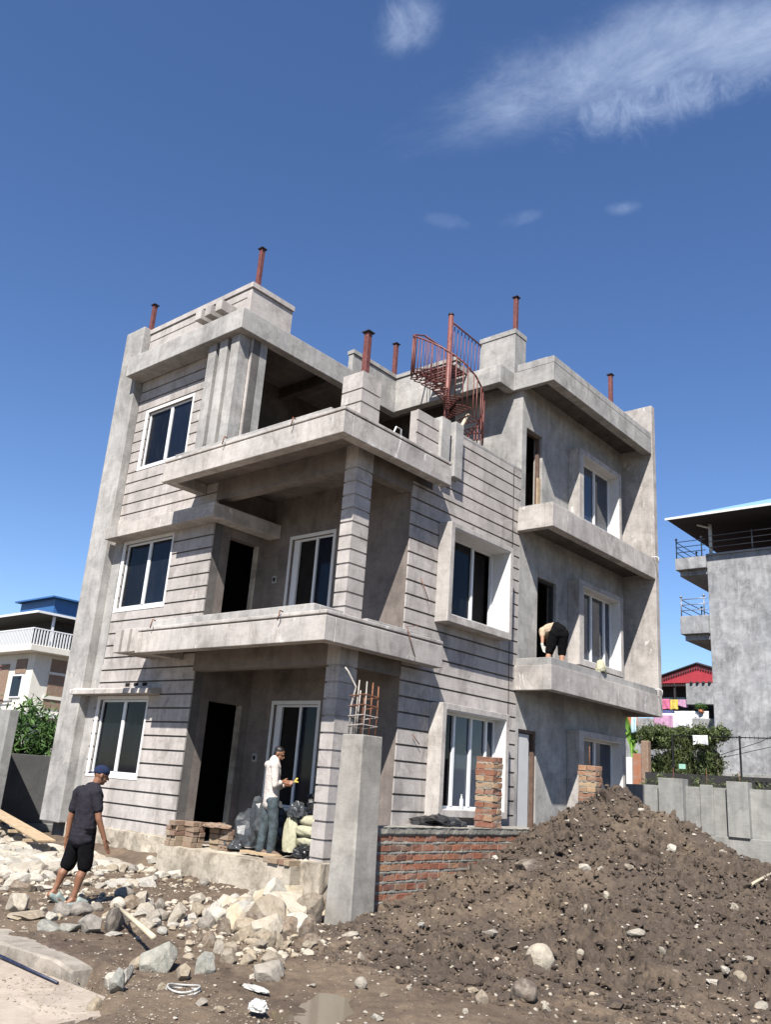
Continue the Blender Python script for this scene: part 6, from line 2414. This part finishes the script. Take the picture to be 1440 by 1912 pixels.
# ------------------------------------------------------------------ grey neighbour block on the right
nb = thing('apartment_building', 'weathered grey cement apartment block with blue sheet roof at the right edge', 'building', (3, 35, 0))
mb = MB()
mb.box(-5.5, 18, 31.4, 44, 0, 13.62)
mb.build('wall', M['neigh'], nb, 0.02)
mb = MB()
mb.box(-5.52, 18.02, 31.32, 44.0, 13.621, 13.72)
mb.build('parapet_cap', M['neigh'], nb, 0.02)
mb = MB()
mb.box(-5.6, 18, 31.28, 31.399, 3.05, 3.26)
mb.build('plinth_ledge', M['yard_wall'], nb, 0.02)
for z0, z1, x0 in ((12.82, 13.62, -7.05), (9.55, 10.62, -6.9)):
    mb = MB()
    mb.box(x0, -5.501, 31.2, 38, z0+0.18, z1)
    mb.box(x0+0.12, -5.501, 31.5, 38, z0-0.1, z0+0.179)
    mb.build('balcony', M['neigh'], nb, 0.02)
    for dz in (0.30, 0.58, 0.86):
        mb = MB()
        mb.tube([(-5.5, 31.28, z1+dz), (x0+0.06, 31.28, z1+dz), (x0+0.06, 37.9, z1+dz)], 0.022, 5)
        mb.build('rail', M['grey_steel'], nb)
    for x, y in ((x0+0.06, 31.28), (x0+0.06, 34), (-5.7, 31.28)):
        mb = MB()
        mb.tube([(x, y, z1), (x, y, z1+0.95)], 0.03, 6)
        mb.sphere((x, y, z1+1.0), 0.07, 8, 6)
        mb.build('rail_post', M['grey_steel'], nb)
for dz in (0.35, 0.65, 0.95):
    mb = MB()
    mb.tube([(-5.4, 31.5, 13.72+dz), (18, 31.5, 13.72+dz)], 0.022, 5)
    mb.build('rail', M['grey_steel'], nb)
for x in (-3.3, -0.6, 2.0, 4.6):
    mb = MB()
    mb.tube([(x, 31.5, 13.72), (x, 31.5, 14.75)], 0.035, 6)
    mb.build('rail_post', M['grey_steel'], nb)
mb = MB()
mb.box(-6.4, 19, 33.0, 43, 13.721, 15.29)
mb.v = [(x if x > 0 else -2.5, y+1.2 if y < 34 else y, z) for x, y, z in mb.v]
mb.build('open_storey_shade', M['shade_and_trim'], nb)  # near-black block painting the shade of the open top storey
rf = MB()
rf.add([(-6.9, 30.0, 15.30), (19, 30.0, 15.35), (19, 46, 15.35), (-6.9, 46, 15.30), (-6.9, 30.0, 15.40), (19, 30.0, 15.45), (19, 46, 15.45), (-6.9, 46, 15.40)],
       [(0, 3, 2, 1), (0, 1, 5, 4), (1, 2, 6, 5), (2, 3, 7, 6), (3, 0, 4, 7), (4, 5, 6, 7)])
r0 = rf.build('roof', M['shade_and_trim'], nb)
mb = MB()
mb.add([(-7.0, 29.94, 15.30), (19, 29.94, 15.35), (19, 29.94, 15.46), (-7.0, 29.94, 15.41), (-7.0, 29.99, 15.30), (19, 29.99, 15.35), (19, 29.99, 15.46), (-7.0, 29.99, 15.41)],
       [(0, 1, 2, 3), (7, 6, 5, 4), (3, 2, 6, 7), (0, 4, 5, 1), (0, 3, 7, 4), (1, 5, 6, 2)])
mb.build('gutter', M['whitewash'], r0)
mb = MB()
mb.add([(-6.9, 30.0, 15.41), (19, 30.0, 15.46), (19, 38, 18.75), (-0.5, 38, 18.6), (-6.9, 46, 15.41), (19, 46, 15.46)], [(0, 1, 2, 3), (0, 3, 4), (3, 2, 5, 4)])
mb.build('roof_sheet', M['blue_pale'], r0)
for x in (-5.35, 1.2, 7.8):
    mb = MB()
    mb.tube([(x, 31.6, 13.72), (x, 31.6, 15.3)], 0.09, 8)
    mb.tube([(x, 31.6, 15.1), (x-0.55, 31.3, 15.28)], 0.05, 6)
    mb.build('roof_column', M['whitewash'], nb)

# ------------------------------------------------------------------ house with the crimson gable
rh = thing('red_roof_house', 'distant house with crimson gable roof and open laundry balcony right of the concrete house', 'house', (-14, 52, 0))
mb = MB()
GX0, GX1, PX, PZ, EZ = -17.4, -9.1, -13.25, 11.2, 9.93
mb.add([(GX0, 50, EZ), (GX1, 50, EZ), (PX, 50, PZ), (GX0, 60, EZ), (GX1, 60, EZ), (PX, 60, PZ)], [(0, 1, 2), (5, 4, 3), (0, 2, 5, 3), (1, 4, 5, 2), (0, 3, 4, 1)])
g0 = mb.build('roof', M['red_roof'], rh)
mb = MB()
for a, b_ in (((GX0-0.2, 49.93, EZ-0.02), (PX, 49.93, PZ+0.06)), ((PX, 49.93, PZ+0.06), (GX1, 49.93, EZ-0.02))):
    mb.tube([a, b_], 0.09, 4, smooth=False)
mb.build('verge', M['shade_and_trim'], g0)
mb = MB()
for k in range(48):
    f = k/47
    x = GX0+(GX1-GX0)*f
    z = EZ+(PZ-EZ)*(1-abs(2*f-1))
    mb.box(x-0.06, x+0.06, 49.90, 49.92, z-0.30, z-0.17)
    mb.box(x-0.06, x+0.06, 49.92, 49.94, EZ-0.24, EZ-0.10)
mb.build('fretwork', M['shade_and_trim'], g0)
mb = MB()
mb.box(-17.4, -9.2, 52, 60, 0, 9.9)
mb.build('wall', M['shade_and_trim'], rh)  # near black paints the deep shade below the gable
mb = MB()
mb.box(-17.4, -9.2, 49.6, 51.99, 6.9, 7.3)
mb.build('balcony', M['yard_wall'], rh)
for x in (-16.4, -14.95, -13.9):
    mb = MB()
    mb.box(x-0.06, x+0.06, 50.0, 50.12, 7.3, 9.9)
    mb.build('post', M['shade_and_trim'], rh)
for x in (-16.6, -15.7, -14.7):
    mb = MB()
    mb.box(x, x+0.75, 51.9, 51.98, 8.55, 9.15)
    mb.build('window', M['sky'], rh)
mb = MB()
mb.box(-13.80, -10.5, 49.2, 49.99, 8.35, 9.78)
mb.build('water_tank_wall', M['neigh'], rh)
for k in range(7):
    mb = MB()
    mb.sphere((-13.4+0.42*k, 49.15, 9.80), 0.11, 8, 6)
    mb.build('vent_hole_darkness', M['shade_and_trim'], rh)
mb = MB()
mb.box(-20, -9, 44, 46, 0, 6.9)
tag(mb.build('low_house', M['neigh']), 'low grey building hidden behind the creeper bush, under the laundry', 'building')
def cloth(name, label, cat, x0, x1, y, z0, z1, mat, seed):
    nx, nz = 14, 12
    X, Z = np.meshgrid(np.linspace(x0, x1, nx), np.linspace(z0, z1, nz), indexing='ij')
    Y = y+(fbm(X*2.2, Z*0.6, 2.0, seed, 3)-0.5)*0.25
    Z = Z+(fbm(X, Z, 2.5, seed+1, 3)-0.5)*0.22*(Z < (z0+z1)/2)
    mb = MB()
    mb.add(np.stack([X, Y, Z], -1).reshape(-1, 3).tolist(), [(i*nz+j, (i+1)*nz+j, (i+1)*nz+j+1, i*nz+j+1) for i in range(nx-1) for j in range(nz-1)], True)
    o = mb.build(name, mat)
    s_ = o.modifiers.new('thick', 'SOLIDIFY')
    s_.thickness = 0.012
    tag(o, label, cat)
cloth('laundry', 'pink cloth drying on the balcony of the crimson gabled house', 'laundry', -15.9, -15.08, 49.4, 8.02, 8.74, M['pink'], 81)
cloth('laundry', 'yellow cloth drying between the pink and the lilac one', 'laundry', -15.06, -14.50, 49.4, 8.02, 8.70, M['yellow'], 82)
cloth('laundry', 'lilac patterned cloth drying right of the yellow one', 'laundry', -14.48, -13.75, 49.4, 8.20, 8.70, M['lilac'], 83)
cloth('laundry', 'dark blue printed cloth hanging under the pink one', 'laundry', -15.8, -14.8, 49.3, 7.42, 7.95, M['blueprint'], 84)
cloth('laundry', 'white bed sheet hanging above the creeper bush', 'laundry', -14.75, -12.35, 49.3, 6.6, 7.9, M['cloth_white'], 85)
cloth('laundry', 'white flowered cloth on the line just above the creeper bush', 'laundry', -13.2, -11.2, 43.4, 6.2, 7.15, M['cloth_white'], 90)
cloth('laundry', 'orange printed cloth hanging lowest by the edge of the concrete house', 'laundry', -15.8, -14.8, 43.5, 6.3, 7.3, M['orange'], 86)
cloth('laundry', 'small white cloth spread over the creeper beside the grey block', 'laundry', -3.52, -2.95, 23.6, 3.98, 4.30, M['cloth_white'], 87)
cloth('laundry', 'pale blue towel hanging by the banana plant', 'laundry', -6.15, -5.92, 23.8, 4.30, 4.98, M['sky'], 88)
cloth('laundry', 'white printed cloth on the line above the old brick gate pillar', 'laundry', -5.9, -5.1, 25.5, 4.75, 5.25, M['lilac'], 89)
pt = thing('potted_plant', 'potted plant with red flowers on the ledge above the white sheet', 'plant', (-12.8, 49.2, 7.95))
leaves('foliage', [((-12.8, 49.2, 8.2), (0.4, 0.3, 0.25))], 500, 0.09, M['leaf_bright'], pt, 12)
mb = MB()
mb.tube([(-12.8, 49.2, 7.75), (-12.8, 49.2, 8.0)], 0.14, 10, 0.2)
mb.build('pot', M['orange'], pt)

# ------------------------------------------------------------------ cream neighbour house on the left
cb = thing('apartment_building', 'cream painted house with red brick panels and a blue roof hut far left', 'building', (-52, 25, 0))
X0, Y0 = -48.4, 19.6
mb = MB()
mb.box(-62, X0, Y0, 36, 0, 8.7)
mb.build('wall', M['creampaint'], cb, 0.03)
def panel(nm, mat, face, a, b_, z0, z1, d=0.06, parent=None):
    mb = MB()
    if face == 'x':
        mb.box(X0+0.001, X0+d, a, b_, z0, z1)
    else:
        mb.box(a, b_, Y0-d, Y0-0.001, z0, z1)
    return mb.build(nm, mat, parent or cb)
for z in (0.0, 3.0):
    pass
panel('brick_panel', M['brick_old'], 'x', Y0+1.3, Y0+6, 7.55, 8.45)
panel('band', M['creampaint'], 'x', Y0+1.2, Y0+6, 7.36, 7.54, 0.12)
panel('brick_panel', M['brick_old'], 'x', Y0+1.3, Y0+3.1, 5.9, 7.35)
panel('band', M['creampaint'], 'x', Y0+1.1, Y0+6, 5.66, 5.89, 0.14)
panel('brick_panel', M['brick_old'], 'x', Y0+1.2, Y0+6, 5.0, 5.65)
w_ = panel('window', M['white'], 'x', Y0+3.2, Y0+4.6, 5.95, 7.30, 0.10)
mb = MB()
mb.box(X0+0.101, X0+0.12, Y0+3.32, Y0+3.86, 6.05, 7.2)
mb.box(X0+0.101, X0+0.12, Y0+3.94, Y0+4.48, 6.05, 7.2)
mb.build('pane', M['glass_blue'], w_)
panel('brick_panel', M['brick_old'], 'x', Y0+1.3, Y0+6, 2.6, 3.9)
panel('brick_panel', M['brick_old'], 'y', X0-2.4, X0-0.9, 7.3, 8.3)
w_ = panel('window', M['white'], 'y', X0-2.6, X0-1.0, 5.6, 7.2, 0.10)
mb = MB()
mb.box(X0-2.45, X0-1.15, Y0-0.12, Y0-0.101, 5.7, 7.1)
mb.build('pane', M['glass_blue'], w_)
panel('brick_panel', M['brick_old'], 'y', X0-4.8, X0-3.4, 5.2, 8.0)
panel('door', M['shade_and_trim'], 'y', X0-6.4, X0-5.2, 4.9, 7.6)
panel('brick_panel', M['brick_old'], 'y', X0-2.8, X0-1.0, 2.6, 4.0)
for z0, z1, o_ in ((4.35, 4.65, 0.7), (8.701, 9.15, 0.9)):
    mb = MB()
    mb.box(-62, X0+o_, Y0-o_, 36, z0, z1)
    mb.build('floor_slab', M['whitewash'] if z0 < 5 else M['creampaint'], cb, 0.03)
mb = MB()
mb.box(-60, X0-1.6, Y0+1.6, 35, 9.151, 11.5)
mb.build('wall', M['shade_and_trim'], cb)  # near black paints the dark inside of the open storey
mb = MB()
mb.box(X0+0.75, X0+0.82, Y0-0.8, 35, 10.22, 10.30)
mb.box(-60, X0+0.82, Y0-0.87, Y0-0.801, 10.22, 10.30)
mb.build('handrail', M['white'], cb)
k = 0
for i in range(34):
    mb = MB()
    y = Y0-0.75+0.22*i
    mb.box(X0+0.76, X0+0.81, y, y+0.09, 9.151, 10.219)
    mb.build('baluster', M['white'], cb)
    mb = MB()
    x = X0+0.6-0.22*i
    mb.box(x, x+0.09, Y0-0.86, Y0-0.81, 9.151, 10.219)
    mb.build('baluster', M['white'], cb)
for y in (Y0+0.6, Y0+4.0):
    mb = MB()
    mb.box(X0+0.3, X0+0.45, y, y+0.15, 9.151, 11.5)
    mb.build('roof_column', M['white'], cb)
mb = MB()
mb.add([(-61, Y0-0.75, 11.30), (X0+0.7, Y0-0.75, 11.36), (X0+0.7, 36, 11.36), (-61, 36, 11.30), (-61, Y0-0.75, 11.42), (X0+0.7, Y0-0.75, 11.50), (X0+0.7, 36, 11.50), (-61, 36, 11.42)],
       [(0, 3, 2, 1), (4, 5, 6, 7), (0, 1, 5, 4), (1, 2, 6, 5), (2, 3, 7, 6), (3, 0, 4, 7)])
rr_ = mb.build('roof', M['shade_and_trim'], cb)
mb = MB()
mb.box(X0+0.70, X0+0.76, Y0-0.75, 36, 11.36, 11.52)
mb.box(-61, X0+0.76, Y0-0.81, Y0-0.751, 11.36, 11.52)
mb.build('roof_edge', M['white'], rr_)
mb = MB()
mb.box(X0-5.2, X0-0.2, Y0+0.8, Y0+6, 11.57, 12.75)
h_ = mb.build('roof_hut', M['blue_roof'], cb)
mb = MB()
mb.box(X0-5.5, X0+0.2, Y0+0.4, Y0+6.5, 12.751, 12.86)
mb.build('hut_roof', M['blue_roof'], h_)
sc = thing('scaffold', 'reddish pipe scaffold standing against the cream house far left', 'scaffold', (X0-3, Y0-1.4, 0))
for x in (X0-4.0, X0-2.9, X0-1.8):
    mb = MB()
    mb.tube([(x, Y0-1.6, 0), (x, Y0-1.6, 7.4)], 0.05, 6)
    mb.build('standard', M['rust'], sc)
for z in (3.0, 5.3, 7.2, 7.45):
    mb = MB()
    mb.tube([(X0-4.6, Y0-1.62, z), (X0-1.2, Y0-1.62, z+0.1)], 0.05, 6)
    mb.build('ledger', M['rust'], sc)
